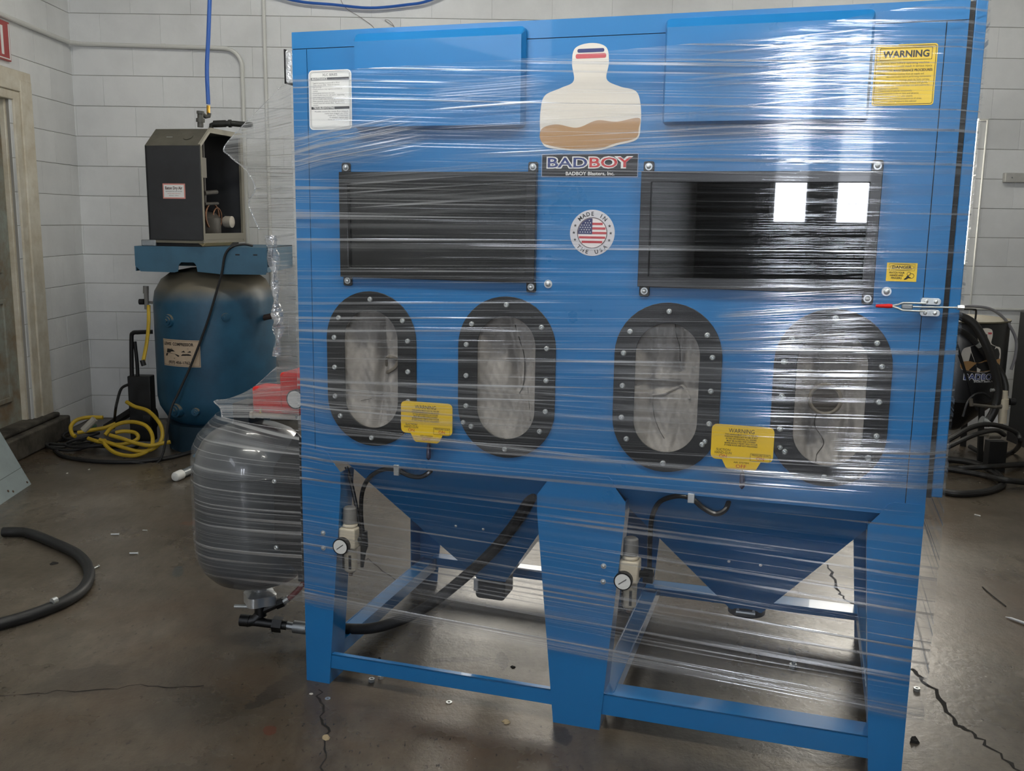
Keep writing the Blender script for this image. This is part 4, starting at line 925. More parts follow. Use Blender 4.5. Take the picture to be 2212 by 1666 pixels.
def smooth01(t): t = max(0, min(1, t)); return t*t*(3-2*t)
def film_y(x, z, y0):
    e = smooth01(x/.12)*smooth01((1.72-x)/.06)
    amp = .015 + .012*(1-smooth01((z-.86)/.34)) + .021*smooth01((z-1.38)/.2)
    return y0 - amp*e*(smooth01((z-.6)/.12)*.9+.1)
NX, NZ = 90, 160
rows_, uvs = [], []
for j in range(NZ+1):
    t = j/NZ; r, q = [], []
    for i in range(NX+1):
        x = -.005 + 1.725*i/NX; zt, zb_ = interp(TOP, x), interp(BOT, x); z = zb_ + (zt-zb_)*t
        y = film_y(x, z, -.007)
        y -= .0016*math.sin(z*210 + 2.2*math.sin(x*2.3)) * math.sin(x*3.1 + z*9)
        r.append((x, y, z))
        # the wraps cross each other at slightly different pitches
        q.append((x, (zb_ + (zt-zb_)*t) + .045*x*math.sin(z*4.5)))
    rows_.append(r); uvs.append(q)
film_sheet('film_front', rows_, uvs, FILM)
# extra layers for overlapped or bunched wraps, some added to make bright glints (own edges fade out)
FILMV = film_mat('stretch_film_overlap_glint', 1, 1, base=.012, amt=.9, haze=.05, bump=.6, lo=.55, gloss=.03)
FILMG = film_mat('stretch_film_bunched_glint', 1, 1, base=.05, amt=1.0, haze=.07, bump=.9, lo=.50, gloss=.09, bd=.007)
def film_band(x0, x1, za, zb, h0, h1, m, seed, soft=.25):
    nx, nz = 40, 26; rows_, uvs, fd = [], [], []
    for j in range(nz+1):
        t = j/nz; r, q, f = [], [], []
        for i in range(nx+1):
            s = i/nx; x = x0 + (x1-x0)*s; z = za + (zb-za)*s + (h0 + (h1-h0)*s)*t
            r.append((x, film_y(x, z, -.0098), z)); q.append((x + seed*5.3, z - (zb-za)*s*.9 + seed*2.1))
            fx = smooth01(s/soft if x0 > .05 else 1)*smooth01((1-s)/soft if x1 < 1.68 else 1); f.append(fx*smooth01(t/.3)*smooth01((1-t)/.3))
        rows_.append(r); uvs.append(q); fd.append(f)
    film_sheet('film_overlap_glint', rows_, uvs, m, fd)
film_band(-.004, 1.0, .80, .79, .20, .18, FILMV, 1); film_band(-.004, .98, .785, .757, .030, .026, FILMG, 2, .2); film_band(.85, 1.38, .84, .85, .22, .20, FILMV, 3)
film_band(-.004, 1.718, .250, .165, .045, .06, FILMG, 4); film_band(1.45, 1.718, .755, .77, .15, .13, FILMG, 5); film_band(.10, .80, 1.36, 1.41, .16, .13, FILMV, 6)
film_band(1.05, 1.49, 1.60, 1.63, .22, .22, FILMV, 7); film_band(-.004, .45, 1.47, 1.55, .16, .12, FILMG, 8, .4); film_band(.4, 1.4, 1.52, 1.56, .14, .12, FILMV, 9); film_band(-.004, 1.3, .32, .27, .20, .16, FILMV, 10)  # right lid and left edge bands are added for bright glints
film_band(.4, .75, 1.62, 1.64, .13, .12, FILMV, 11); film_band(1.15, 1.53, 1.06, 1.10, .16, .16, FILMV, 12)
# round the right side and the back
rows_, uvs = [], []
path = [(1.722,-.006),(1.724,.3),(1.724,.88),(1.4,.885),(.84,.886),(.3,.885),(.0,.884)]
acc = [0]
for a, b in zip(path, path[1:]): acc.append(acc[-1] + math.dist(a, b))
for j in range(41):
    t = j/40; r, q = [], []
    for (x, y), s in zip(path, acc):
        zz = .17 + .04*s/2.6 + (1.86-.17-.1*s/2.6)*t; r.append((x, y, zz)); q.append((s+3.0, zz))
    rows_.append(r); uvs.append(q)
film_sheet('film_back', rows_, uvs, FILM)
# tents at the left side: outer curve -> cabinet edge
def tent(name, prs, m, nu=24, sub=5, pull=.25):
    outc = catmull([p for p, _ in prs], sub); inc = catmull([p for _, p in prs], sub)
    rows_, uvs = [], []
    for k, (a, b) in enumerate(zip(outc, inc)):
        r, q = [], []
        for i in range(nu+1):
            t = i/nu; p = a.lerp(b, t); p += Vector((0, .012*math.sin(math.pi*t)*pull*4, 0)); p.y += .004*math.sin(k*1.7)*math.sin(math.pi*t)
            r.append(tuple(p)); q.append((t*.5, k*.034))
        rows_.append(r); uvs.append(q)
    return film_sheet(name, rows_, uvs, m)
E_ = lambda z: (-.004, -.004, z)
tent('film_tent', [((-0.3226, 0.5000, 1.8164), E_((-0.0003, 0.0000, 1.7590)[2])), ((-0.3541, 0.4000, 1.7289), E_((-0.0005, 0.0000, 1.7018)[2])), ((-0.4185, 0.3000, 1.6082), E_((-0.0017, 0.0000, 1.6095)[2])), ((-0.4030, 0.3000, 1.5723), E_((-0.0002, 0.0000, 1.5598)[2])), ((-0.3266, 0.2700, 1.5274), E_((-0.0002, 0.0000, 1.5098)[2])), ((-0.2846, 0.2500, 1.4714), E_((0.0001, 0.0000, 1.4671)[2])),
              ((-0.3093, 0.2500, 1.4287), E_((-0.0009, 0.0000, 1.4317)[2])), ((-0.2943, 0.2500, 1.3847), E_((-0.0006, 0.0000, 1.3898)[2])), ((-0.2743, 0.2500, 1.3436), E_((-0.0004, 0.0000, 1.3451)[2]))], FILMT)
tent('film_tent', [((-0.2659, 0.3000, 1.3246), E_((-0.0004, 0.0000, 1.3426)[2])), ((-0.2566, 0.3000, 1.2518), E_((0.0004, 0.0000, 1.2680)[2])), ((-0.2416, 0.2800, 1.1357), E_((-0.0009, 0.0000, 1.1638)[2])), ((-0.2206, 0.2600, 1.0497), E_((-0.0016, 0.0000, 1.0848)[2])), ((-0.2260, 0.2500, 0.9542), E_((-0.0025, 0.0000, 0.9983)[2])), ((-0.2097, 0.2400, 0.9119), E_((-0.0023, 0.0000, 0.9514)[2]))], FILMT)
tent('film_tent', [((-0.2256, 0.2500, 0.9140), E_((-0.0023, 0.0000, 0.9514)[2])), ((-0.2986, 0.2200, 0.8451), E_((-0.0018, 0.0000, 0.9137)[2])), ((-0.3721, 0.2000, 0.8089), E_((-0.0026, 0.0000, 0.8839)[2])), ((-0.4206, 0.1900, 0.7998), E_((-0.0017, 0.0000, 0.8622)[2])), ((-0.3581, 0.1300, 0.7910), E_((-0.0024, 0.0000, 0.8349)[2])), ((-0.3322, 0.1000, 0.7691), E_((-0.0032, 0.0000, 0.8048)[2]))], FILMT)
# folded film edges that catch the light
for pts in ([(-0.3226, 0.5000, 1.8164), (-0.3541, 0.4000, 1.7289), (-0.4185, 0.3000, 1.6082), (-0.4030, 0.3000, 1.5723), (-0.3266, 0.2700, 1.5274), (-0.2846, 0.2500, 1.4714), (-0.3093, 0.2500, 1.4287), (-0.2943, 0.2500, 1.3847), (-0.2743, 0.2500, 1.3436)],
            [(-0.2256, 0.2500, 0.9140), (-0.2986, 0.2200, 0.8451), (-0.3721, 0.2000, 0.8089), (-0.4206, 0.1900, 0.7998), (-0.3581, 0.1300, 0.7910), (-0.3322, 0.1000, 0.7691)], [(-0.3322, 0.1000, 0.7691), (-0.2019, 0.0500, 0.7700), (-0.0891, 0.0200, 0.7707), E_((-0.0040, 0.0000, 0.7745)[2])], [(-0.2846, 0.2500, 1.4714), (-0.1423, 0.1200, 1.4712), E_((0.0000, 0.0000, 1.4646)[2])]):
    cp_ = catmull(pts, 8); rows_ = []; uvs = []
    for k, p in enumerate(cp_):
        rows_.append([(p.x + .0022*math.cos(2*math.pi*i/6), p.y + .0022*math.sin(2*math.pi*i/6), p.z + .0012*math.cos(2*math.pi*i/6)) for i in range(7)]); uvs.append([(i*.02, k*.012) for i in range(7)])
    film_sheet('film_edge', rows_, uvs, FILMR)
# twisted rope of film
rp = catmull([(-0.2597, 0.2900, 1.3277), (-0.2505, 0.2900, 1.2522), (-0.2423, 0.2800, 1.1651), (-0.2247, 0.2600, 1.0790), (-0.2183, 0.2550, 1.0282), (-0.2262, 0.2500, 0.9468)], 10)
rows_, uvs = [], []
for k, p in enumerate(rp):
    r, q = [], []
    for i in range(13):
        a = 2*math.pi*i/12; rad = .011 + .005*math.sin(k*.9 + 2*a) + .004*math.sin(k*.23)
        r.append((p.x + rad*math.cos(a + k*.12)*1.2, p.y + rad*math.sin(a + k*.12), p.z)); q.append((i*.02, k*.01))
    rows_.append(r); uvs.append(q)
film_sheet('film_rope', rows_, uvs, FILMR)
# round the pot
def pot_r(z):
    t = [(.20,.10),(.22,.145),(.26,.183),(.30,.199),(.36,.204),(.60,.204),(.66,.198),(.70,.178),(.74,.140),(.765,.115)]
    return .945*interp(t, z)
rows_, uvs = [], []
NZP = 60
for j in range(NZP+1):
    t = j/NZP; r, q = [], []
    z0 = .215 + (.765-.215)*t; rr = pot_r(z0)
    pts = []
    for k in range(-4, 19):
        a = R(180 - 10*4 + 5.6*(k+4)); pts.append((PX + rr*math.cos(a), PY + rr*math.sin(a)))
    lx_, ly_ = pts[-1]
    for k in range(1, 13):
        s = k/12; pts.append((lx_ + (-.004-lx_)*s, ly_ + (-.006-ly_)*s))
    s = 0
    for k, (x, y) in enumerate(pts):
        if k: s += math.dist(pts[k-1], pts[k])
        zz = z0 + (.055*s/.55)*(1-t)*1.0 - .02*(1-t)
        r.append((x, y, zz + .004*math.sin(s*9))); q.append((s+6, z0*.9 + .02*s))
    rows_.append(r); uvs.append(q)
film_sheet('film_pot', rows_, uvs, film_mat('stretch_film_pot', 1, 1, base=.03, amt=.85, haze=.06, bump=.7, lo=.555))

# ================================================================== COMPRESSOR CORNER
TX, TY, TR = -1.765, 5.80, .352
to = (TX, TY, 0)
def tank_mat():
    m = bpy.data.materials.new('dusty_blue_tank'); m.use_nodes = True; nt = m.node_tree; b = nt.nodes['Principled BSDF']; N = nt.nodes.new; Lk = nt.links.new
    g = N('ShaderNodeNewGeometry'); n = N('ShaderNodeTexNoise'); n.inputs['Scale'].default_value = 5; n.inputs['Detail'].default_value = 7; n.inputs['Roughness'].default_value = .65; Lk(g.outputs['Position'], n.inputs['Vector'])
    # dust lies on surfaces that face up
    sp = N('ShaderNodeSeparateXYZ'); Lk(g.outputs['Normal'], sp.inputs[0])
    ad = N('ShaderNodeMath'); ad.operation = 'MULTIPLY_ADD'; Lk(n.outputs['Fac'], ad.inputs[0]); ad.inputs[1].default_value = .5; Lk(sp.outputs['Z'], ad.inputs[2])
    mr = N('ShaderNodeMapRange'); mr.inputs['From Min'].default_value = .38; mr.inputs['From Max'].default_value = .75; Lk(ad.outputs[0], mr.inputs['Value'])
    r = N('ShaderNodeValToRGB'); r.color_ramp.elements[0].position = .3; r.color_ramp.elements[0].color = lin('1a4158'); r.color_ramp.elements[1].position = .7; r.color_ramp.elements[1].color = lin('235672'); Lk(n.outputs['Fac'], r.inputs['Fac'])
    mx = N('ShaderNodeMix'); mx.data_type = 'RGBA'; Lk(mr.outputs['Result'], mx.inputs['Factor']); Lk(r.outputs['Color'], mx.inputs[6]); mx.inputs[7].default_value = lin('6a6456'); Lk(mx.outputs[2], b.inputs['Base Color'])
    b.inputs['Roughness'].default_value = .45; return m
TANKB = tank_mat()
DULLB = mat('dull_blue_steel', '335f78', .5, vary=.2, vscale=6)
tk = thing('compressor_tank', 'upright dusty blue air compressor tank in the corner', 'tank', to)
zs = .20; zt_ = 1.085
prof = [(.0001, zs-.10), (.12, zs-.09), (.22, zs-.06), (.30, zs-.01), (TR-.012, zs+.06), (TR, zs+.12), (TR, zt_-.20), (TR-.01, zt_-.14), (TR-.05, zt_-.07), (.24, zt_-.025), (.14, zt_-.005), (.0001, zt_)]
MB().lathe(prof, (0,0,0), 48).build('vessel', TANKB, tk)
MB().lathe([(TR-.06,.0),(TR-.055,.0),(TR-.045,.16),(TR-.05,.16)], (0,0,0), 40).build('base_skirt', mat('skirt_dark', '16303f', .6), tk)
for k in range(3):
    a = R(30+120*k); MB().box(-.05, .05, -.05, .05, 0, .012).build('foot', DULLB, tk).location = ((TR-.03)*math.cos(a), (TR-.03)*math.sin(a), 0)
def on_tank(u, z): return u
for (dx, z, r) in ((-.175, .79, .040), (.155, .815, .026), (-.155, .265, .043), (-.03, .265, .024)):
    a = math.asin(dx/TR); px_, py_ = TR*math.sin(a), -TR*math.cos(a); d = Vector((math.sin(a), -math.cos(a), 0)); c0 = Vector((px_, py_, z))
    MB().cyl(c0 - d*.02, c0 + d*.012, r, r*.9, 20).cyl(c0, c0 + d*.02, r*.62, n=18).cyl(c0, c0 + d*.026, r*.28, n=4).build('port_plug', TANKB, tk)
# curved sticker
def on_cyl(x0):
    def fr(x, z, zc=0, r=TR+.0025): 
        a = (x0 + x)/TR; return Vector((r*math.sin(a), -r*math.cos(a), zc+z))
    return fr
sx, sz0, sz1, shw = -.115, .527, .683, .128
def curved(x0, x1, z0, z1, r, name, m, parent):
    g = [[(r*math.sin(x/TR), -r*math.cos(x/TR), z) for x in [x0+(x1-x0)*k/16 for k in range(17)]] for z in (z0, z1)]
    return MB().grid(g).build(name, m, parent)
OLDP = mat('aged_label', 'c2ad95', .6, vary=.15, vscale=15)
stk = curved(sx-shw, sx+shw, sz0, sz1, TR+.0012, 'sticker', OLDP, tk); stk['label'] = 'tan compressor dealer sticker'
INKO = mat('ink_old', '1d1a18', .7)
for (x0, x1, z0, z1) in ((sx-shw+.005, sx+shw-.005, sz1-.0075, sz1-.006), (sx-shw+.005, sx+shw-.005, sz0+.006, sz0+.0075), (sx-shw+.005, sx-shw+.0065, sz0+.006, sz1-.006), (sx+shw-.0065, sx+shw-.005, sz0+.006, sz1-.006)):
    curved(x0, x1, z0, z1, TR+.002, 'printed_line', INKO, stk)
def ctext(s, x, z, h, w_, bold=0.0, it=0.0):
    text(stk, INKO, s, 0, 0, h, width=w_, bold=bold, italic=it, frame=lambda dx, dz: Vector(((TR+.0026)*math.sin((sx+x+dx)/TR), -(TR+.0026)*math.cos((sx+x+dx)/TR), z+dz)))
ctext('LEWIS  COMPRESSOR', -.012, .649, .017, .205, .03); ctext('(937) 456-1762', -.008, .543, .016, .148, .02)
eng = MB()
def cpoly(pts): eng.add([((TR+.0026)*math.sin((sx+x)/TR), -(TR+.0026)*math.cos((sx+x)/TR), z) for x, z in pts], [tuple(range(len(pts)))])
cpoly([(-.105,.585),(-.10,.600),(-.06,.603),(-.02,.598),(.0,.592),(-.004,.585)]); cpoly([(.01,.591),(.02,.601),(.06,.603),(.075,.598),(.075,.594)])
cpoly([(-.095,.604),(-.09,.628),(-.05,.626),(-.03,.614),(-.06,.612),(-.065,.606)]); cpoly([(.01,.612),(.03,.622),(.04,.612)]); cpoly([(.05,.612),(.07,.622),(.075,.612)])
cpoly([(-.04,.573),(.085,.573),(.085,.576),(-.04,.576)]); cpoly([(-.06,.630),(.06,.632),(.06,.634),(-.06,.632)])
eng.build('printed_drawing', INKO, stk)
# platform on top
pf = thing('mounting_platform', 'dull blue steel mounting platform on top of the compressor tank', 'platform', (TX+.04, 5.45, 0))
fo_ = (TX+.04, 5.45, 0)
a0, a1, z0_, z1_ = -2.10, -1.355, 1.075, 1.215
arch = [(-1.86,z0_),(-1.855,z0_+.035),(-1.84,z0_+.052),(-1.77,z0_+.052),(-1.755,z0_+.035),(-1.75,z0_)]
MB().prism([(a0+.03,z0_-.002),(-1.88,z0_-.005)] + arch + [(-1.62,z0_-.012),(a1-.01,z0_-.012),(a1,z0_+.01),(a1,z1_),(a0,z1_),(a0,z0_+.03)], 5.45, 5.455).build('front_skirt', DULLB, pf, off=fo_, smooth=False)
MB().box(a0, a1, 5.455, 6.1, z1_-.005, z1_).box(a0, a0+.005, 5.455, 6.1, z0_, z1_).box(a1-.005, a1, 5.455, 6.1, z0_, z1_).build('deck', DULLB, pf, off=fo_)
MB().box(a0, a1, 6.095, 6.1, z0_, z1_).build('rear_skirt', DULLB, pf, off=fo_)
for x in (-1.52, -1.42): MB().box(x-.012, x+.012, 5.4485, 5.4505, z1_-.045, z1_-.037).build('slot', DARKIN, pf, off=fo_)
MB().box(a1, a1+.03, 5.47, 5.475, z0_+.03, z1_-.01).build('side_flange', mat('navy_flange', '17293a', .5), pf, off=fo_)
# refrigerated dryer standing on it
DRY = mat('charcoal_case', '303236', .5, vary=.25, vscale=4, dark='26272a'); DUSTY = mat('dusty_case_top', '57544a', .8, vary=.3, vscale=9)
DRI = mat('dryer_edge', '6b675a', .6)
ang = R(-12)
dr = thing('air_dryer', 'dark boxy air dryer with an open side standing on the compressor platform', 'dryer', (-1.70, 5.42, z1_), ang)
w_, dd_, hb_ = .335, .50, .03    # local: x from -w_ to 0, y from 0 to dd_
H1, H2 = .555, .655
MB().box(-w_, 0, 0, .012, hb_, H1).build('front_panel', DRY, dr, bevel=.003)
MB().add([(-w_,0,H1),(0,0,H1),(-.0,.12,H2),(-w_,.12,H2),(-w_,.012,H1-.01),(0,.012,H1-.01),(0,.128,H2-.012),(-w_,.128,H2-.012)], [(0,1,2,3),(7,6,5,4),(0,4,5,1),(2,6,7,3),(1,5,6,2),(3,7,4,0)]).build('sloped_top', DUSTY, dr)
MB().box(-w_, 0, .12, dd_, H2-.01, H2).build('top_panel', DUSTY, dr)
MB().box(-w_, -w_+.01, .0, dd_, hb_, H1).build('left_panel', DRY, dr); MB().box(-w_, 0, dd_-.01, dd_, hb_, H2-.01).build('rear_panel', DRY, dr)
MB().box(-w_, 0, .0, dd_, hb_-.01, hb_+.01).build('bottom_pan', DRI, dr)
MB().box(-.012, .002, .004, .022, hb_, H1).box(-.012, .002, dd_-.03, dd_, hb_, H2).box(-.012, .002, .02, dd_-.03, hb_+.01, hb_+.045).build('side_frame', DRI, dr)
MB().bar((-.004,.006,H1), (-.004,.124,H2-.006), .014, .016).bar((-.004,.12,H2-.008), (-.004,dd_,H2-.008), .014, .028).build('top_frame', mat('galv_rail', '8f8b7e', .5), dr)
MB().box(-w_+.02, -.02, .02, dd_-.05, 0, hb_-.01).build('plinth', RUBBER, dr)
MB().prism([(-.02,-.012),(.01,-.03),(.03,-.012)], -.01, .30).build('bent_tray', mat('tray_tan', '9a8c68', .5), dr).location = (-.02, .02, .034)
pn = lambda x, z: (x, z)
dl = MB().box(-.235, -.098, -.0016, -.0001, .265, .348).build('sticker', mat('sticker_pink', 'd68f86', .5), dr); dl['label'] = 'red bordered dry air sticker'
MB().box(-.228, -.105, -.0022, -.0015, .272, .341).build('sticker_field', PAPER, dl)
DI = mat('ink_maroon', '4a2420', .5)
text(dl, DI, 'Eaton Dry Air', -.1665, .316, .0155, -.0026, width=.105, bold=.03); text(dl, INKGR, 'REFRIGERATED AIR DRYERS', -.1665, .302, .006, -.0026, width=.102); text(dl, INKRED, 'SALES AND SERVICE', -.1665, .291, .004, -.0026, width=.08, name='red_lettering'); text(dl, INKGR, 'Eaton, Ohio', -.1665, .280, .005, -.0026, width=.06)
sl = Vector((0, .12, H2-H1)).normalized(); nrm = Vector((0, -(H2-H1), .12)).normalized()
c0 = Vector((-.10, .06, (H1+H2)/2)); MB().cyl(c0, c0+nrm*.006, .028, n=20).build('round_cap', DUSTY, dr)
c0 = Vector((-.215, .06, (H1+H2)/2)); MB().bar(c0 + Vector((-.018,0,0)) + nrm*.001, c0 + Vector((.018,0,0)) + nrm*.001, .004, .002).build('name_tag', STEEL, dr)
# works inside the open side
INM = mat('greasy_machinery', '3e3a34', .55, vary=.4, vscale=20); COP = mat('dull_copper', '6a4a36', .45, .7)
MB().lathe([(.09,-.05),(.10,-.03),(.10,.06),(.07,.09),(.02,.10)], (-.12, .22, hb_+.07), 20).build('compressor_dome', INM, dr)
MB().lathe([(.028,0),(.034,.01),(.034,.05),(.02,.055)], (-.035, .31, hb_+.11), 18, 'x').build('motor_cap', mat('pale_cap', '9d968a', .5), dr)
MB().ring([(-.05, .20+.075*math.cos(a), hb_+.14+.075*math.sin(a)) for a in [2*math.pi*k/24 for k in range(24)]], .006, 6, True).ring([(-.045, .25+.05*math.cos(a), hb_+.13+.06*math.sin(a)) for a in [2*math.pi*k/24 for k in range(24)]], .004, 6, True).build('tubing_coil', COP, dr)
MB().cyl((-.06,.13,hb_+.22), (-.06,.13,H2-.04), .014, n=10).cyl((-.04,.10,hb_+.27), (-.04,.24,hb_+.28), .013, n=10).cyl((-.04,.10,hb_+.21), (-.04,.25,hb_+.215), .009, n=8).build('pipes', INM, dr)
MB().box(-.20, -.03, .07, .12, H1-.17, H1-.06).build('control_box', mat('grey_box', '6a665c', .6), dr)
# air line fittings on the dryer
af = thing('air_line', 'blue air line coming down to brass and iron fittings on the dryer', 'hose', (-1.72, 5.52, z1_+H2))
ao = (-1.72, 5.52, z1_+H2)
hx, hy = (-1.7070, 5.6200, 1.9873)[0], 5.62
ft = (-1.7075, 5.6200, 1.9746)
MB().tube([(-1.6597, 5.6200, 2.7203), (-1.6732, 5.6200, 2.5739), (-1.6888, 5.6200, 2.3766), (-1.7036, 5.6200, 2.2019), (-1.7034, 5.6200, 2.0128)], .0115, 10).build('hose', AIRB, af, off=ao)
MB().cyl((-1.7037, 5.6200, 2.0052), (-1.7055, 5.6200, 1.9594), .010, n=8).build('brass_fitting', BRASS, af, off=ao)
IRON = mat('grey_iron', '5a5a56', .5, .4)
MB().ring([(-1.7000, 5.6200, 1.9646), (-1.7034, 5.6200, 1.9467), (-1.7158, 5.6000, 1.9419), (-1.7273, 5.5800, 1.9548)], .012, 10).cyl((-1.7341, 5.5700, 1.9662), (-1.7376, 5.5700, 1.8803), .0165, n=14).cyl((-1.7356, 5.5700, 1.9284), (-1.7365, 5.5700, 1.9081), .024, n=14).cyl((-1.7339, 5.5700, 1.9688), (-1.7346, 5.5700, 1.9536), .021, n=14).build('iron_elbow', IRON, af, off=ao)
f2 = thing('pipe_fitting', 'black pipe coupling running behind the film from the dryer top', 'pipe', (-1.6933, 5.6600, 1.9099))
f2o = (-1.6933, 5.6600, 1.9099)
MB().cyl((-1.6881, 5.6600, 1.9074), (-1.6191, 5.6600, 1.9110), .020, n=14).cyl((-1.6244, 5.6600, 1.9109), (-1.5714, 5.6600, 1.9117), .016, n=12).cyl((-1.6032, 5.6600, 1.9112), (-1.5873, 5.6600, 1.9115), .022, n=12).cyl((-1.5767, 5.6600, 1.9116), (-1.4684, 5.6600, 1.9029), .0165, n=12).ring([(-1.6828, 5.6600, 1.9075), (-1.7016, 5.6600, 1.9021), (-1.7052, 5.6600, 1.8763)], .014, 10).build('coupling', mat('black_iron', '2b2c28', .5, .3), f2, off=f2o)
# small metal box and a cord on the platform
tag(MB().box((-2.0709, 5.5000, 1.2258)[0], (-1.9868, 5.5000, 1.2269)[0], 5.48, 5.56, z1_, z1_+.035).build('junction_box', GALV, bevel=.004), 'small galvanised junction box on the left end of the platform', 'box')
cdp = thing('power_cord', 'thin black power cord trailing from the platform down over the tank', 'cord', (-1.6, 5.4, 0))
MB().tube([(-1.4536, 5.5200, 1.2233), (-1.4925, 5.4700, 1.2318), (-1.5499, 5.4400, 1.2162), (-1.5866, 5.4350, 1.1694), (-1.6070, 5.4300, 1.0708), (-1.6456, 5.4200, 0.9406), (-1.6901, 5.4200, 0.8087), (-1.7454, 5.4100, 0.6636), (-1.8063, 5.4000, 0.5176), (-1.8662, 5.3800, 0.3861), (-1.9054, 5.3500, 0.2838), (-1.96, 5.30, .012), (-2.1, 5.25, .010)], .0068, 8).build('cord', RUBBER, cdp, off=(-1.6, 5.4, 0))
# right outlet and drop pipe of the tank
op = thing('outlet_valve', 'dark iron outlet valve on the right side of the compressor tank', 'valve', (TX+TR, TY-.1, .80))
oo = (TX+TR, TY-.1, .80)
q0 = Vector((TX+TR-.03, TY-.12, .795))
MB().ring([q0, q0+Vector((.05,-.02,.012)), q0+Vector((.10,-.03,.015))], .018, 10).cyl(q0+Vector((.085,-.03,-.03)), q0+Vector((.085,-.03,.10)), .015, n=10).cyl(q0+Vector((.085,-.03,.06)), q0+Vector((.085,-.03,.075)), .02, n=6).cyl(q0+Vector((.085,-.03,-.05)), q0+Vector((.085,-.03,-.03)), .022, n=12).build('valve_body', mat('rusty_iron', '3a2c26', .6), op, off=oo)
MB().cyl(q0+Vector((.085,-.03,.10)), q0+Vector((.085,-.03,.30)), .010, n=8).build('riser', GALV, op, off=oo)
# filter with knob and yellow hose at the left side of the tank
ff = thing('line_filter', 'small grey air filter with a black knob at the left side of the tank', 'filter', (TX-TR-.03, 5.62, .8))
fo2 = (TX-TR-.03, 5.62, .8)
MB().cyl((-2.1022, 5.6000, 0.9799), (-2.1045, 5.6000, 0.9368), .016, n=14).cyl((-2.1018, 5.6000, 0.9368), (-2.1037, 5.6000, 0.8448), .013, n=12).cyl((-2.1123, 5.6000, 0.8880), (-2.0741, 5.6200, 0.8814), .008, n=8).build('body', GREYPL, ff, off=fo2)
MB().cyl((-2.1448, 5.6000, 0.8876), (-2.1177, 5.6000, 0.8879), .017, n=14).build('knob', RUBBER, ff, off=fo2)
# hand truck
ht = thing('hand_truck', 'black hand truck with a loop handle standing beside the compressor tank', 'cart', (-2.1, 5.74, 0))
hto = (-2.1, 5.74, 0)
BLKS = mat('black_steel', '0f0f10', .5)
MB().tube([(-2.2754, 5.7400, 0.1575), (-2.2680, 5.7400, 0.4018), (-2.2579, 5.7400, 0.6426), (-2.2473, 5.7400, 0.6849), (-2.2146, 5.7500, 0.6898), (-2.1419, 5.7800, 0.6901)], .013, 8, 6).tube([(-2.2443, 5.7400, 0.1579), (-2.2313, 5.7400, 0.4592), (-2.2388, 5.7400, 0.6344)], .011, 8, 4).build('frame', BLKS, ht, off=hto)
MB().box((-2.2896, 5.7400, 0.1573)[0], (-2.1510, 5.7400, 0.1591)[0], 5.72, 5.80, .02, (-2.2236, 5.7400, 0.4451)[2]-.02).build('back_plate', BLKS, ht, off=hto, bevel=.006)
MB().bar((-2.5793, 6.0833, 0.0300), (-2.2405, 5.7400, 0.2301), .05, .03).build('toe_bar', BLKS, ht, off=hto)
MB().cyl((-2.2030, 5.7800, 0.1501), (-2.1574, 5.7800, 0.1507), .07, n=20).build('wheel', RUBBER, ht, off=hto)
# yellow hose: hanging length and loose coils
yh = thing('yellow_hose', 'yellow air hose hanging beside the tank and coiled loosely on the floor', 'hose', (-2.2, 5.3, 0))
yo = (-2.2, 5.3, 0)
YH = mat('yellow_hose_rubber', 'b99a24', .5, vary=.25, vscale=12)
MB().tube([(-2.0731, 5.5500, 0.8712), (-2.0599, 5.5000, 0.7689), (-2.0609, 5.4600, 0.6664), (-2.0652, 5.4000, 0.5597)], .0105, 8).build('hanging_hose', YH, yh, off=yo)
MB().cyl((-2.0697, 5.4000, 0.5729), (-2.0609, 5.4000, 0.5410), .014, n=10).build('connector', BLKS, yh, off=yo)
def ell(cx, cy, rx, ry, a0, a1, y, n=18, tilt=0): return [(cx + rx*math.cos(R(a0 + (a1-a0)*k/n)), cy + ry*math.sin(R(a0 + (a1-a0)*k/n))) for k in range(n+1)]
HZ = .0115
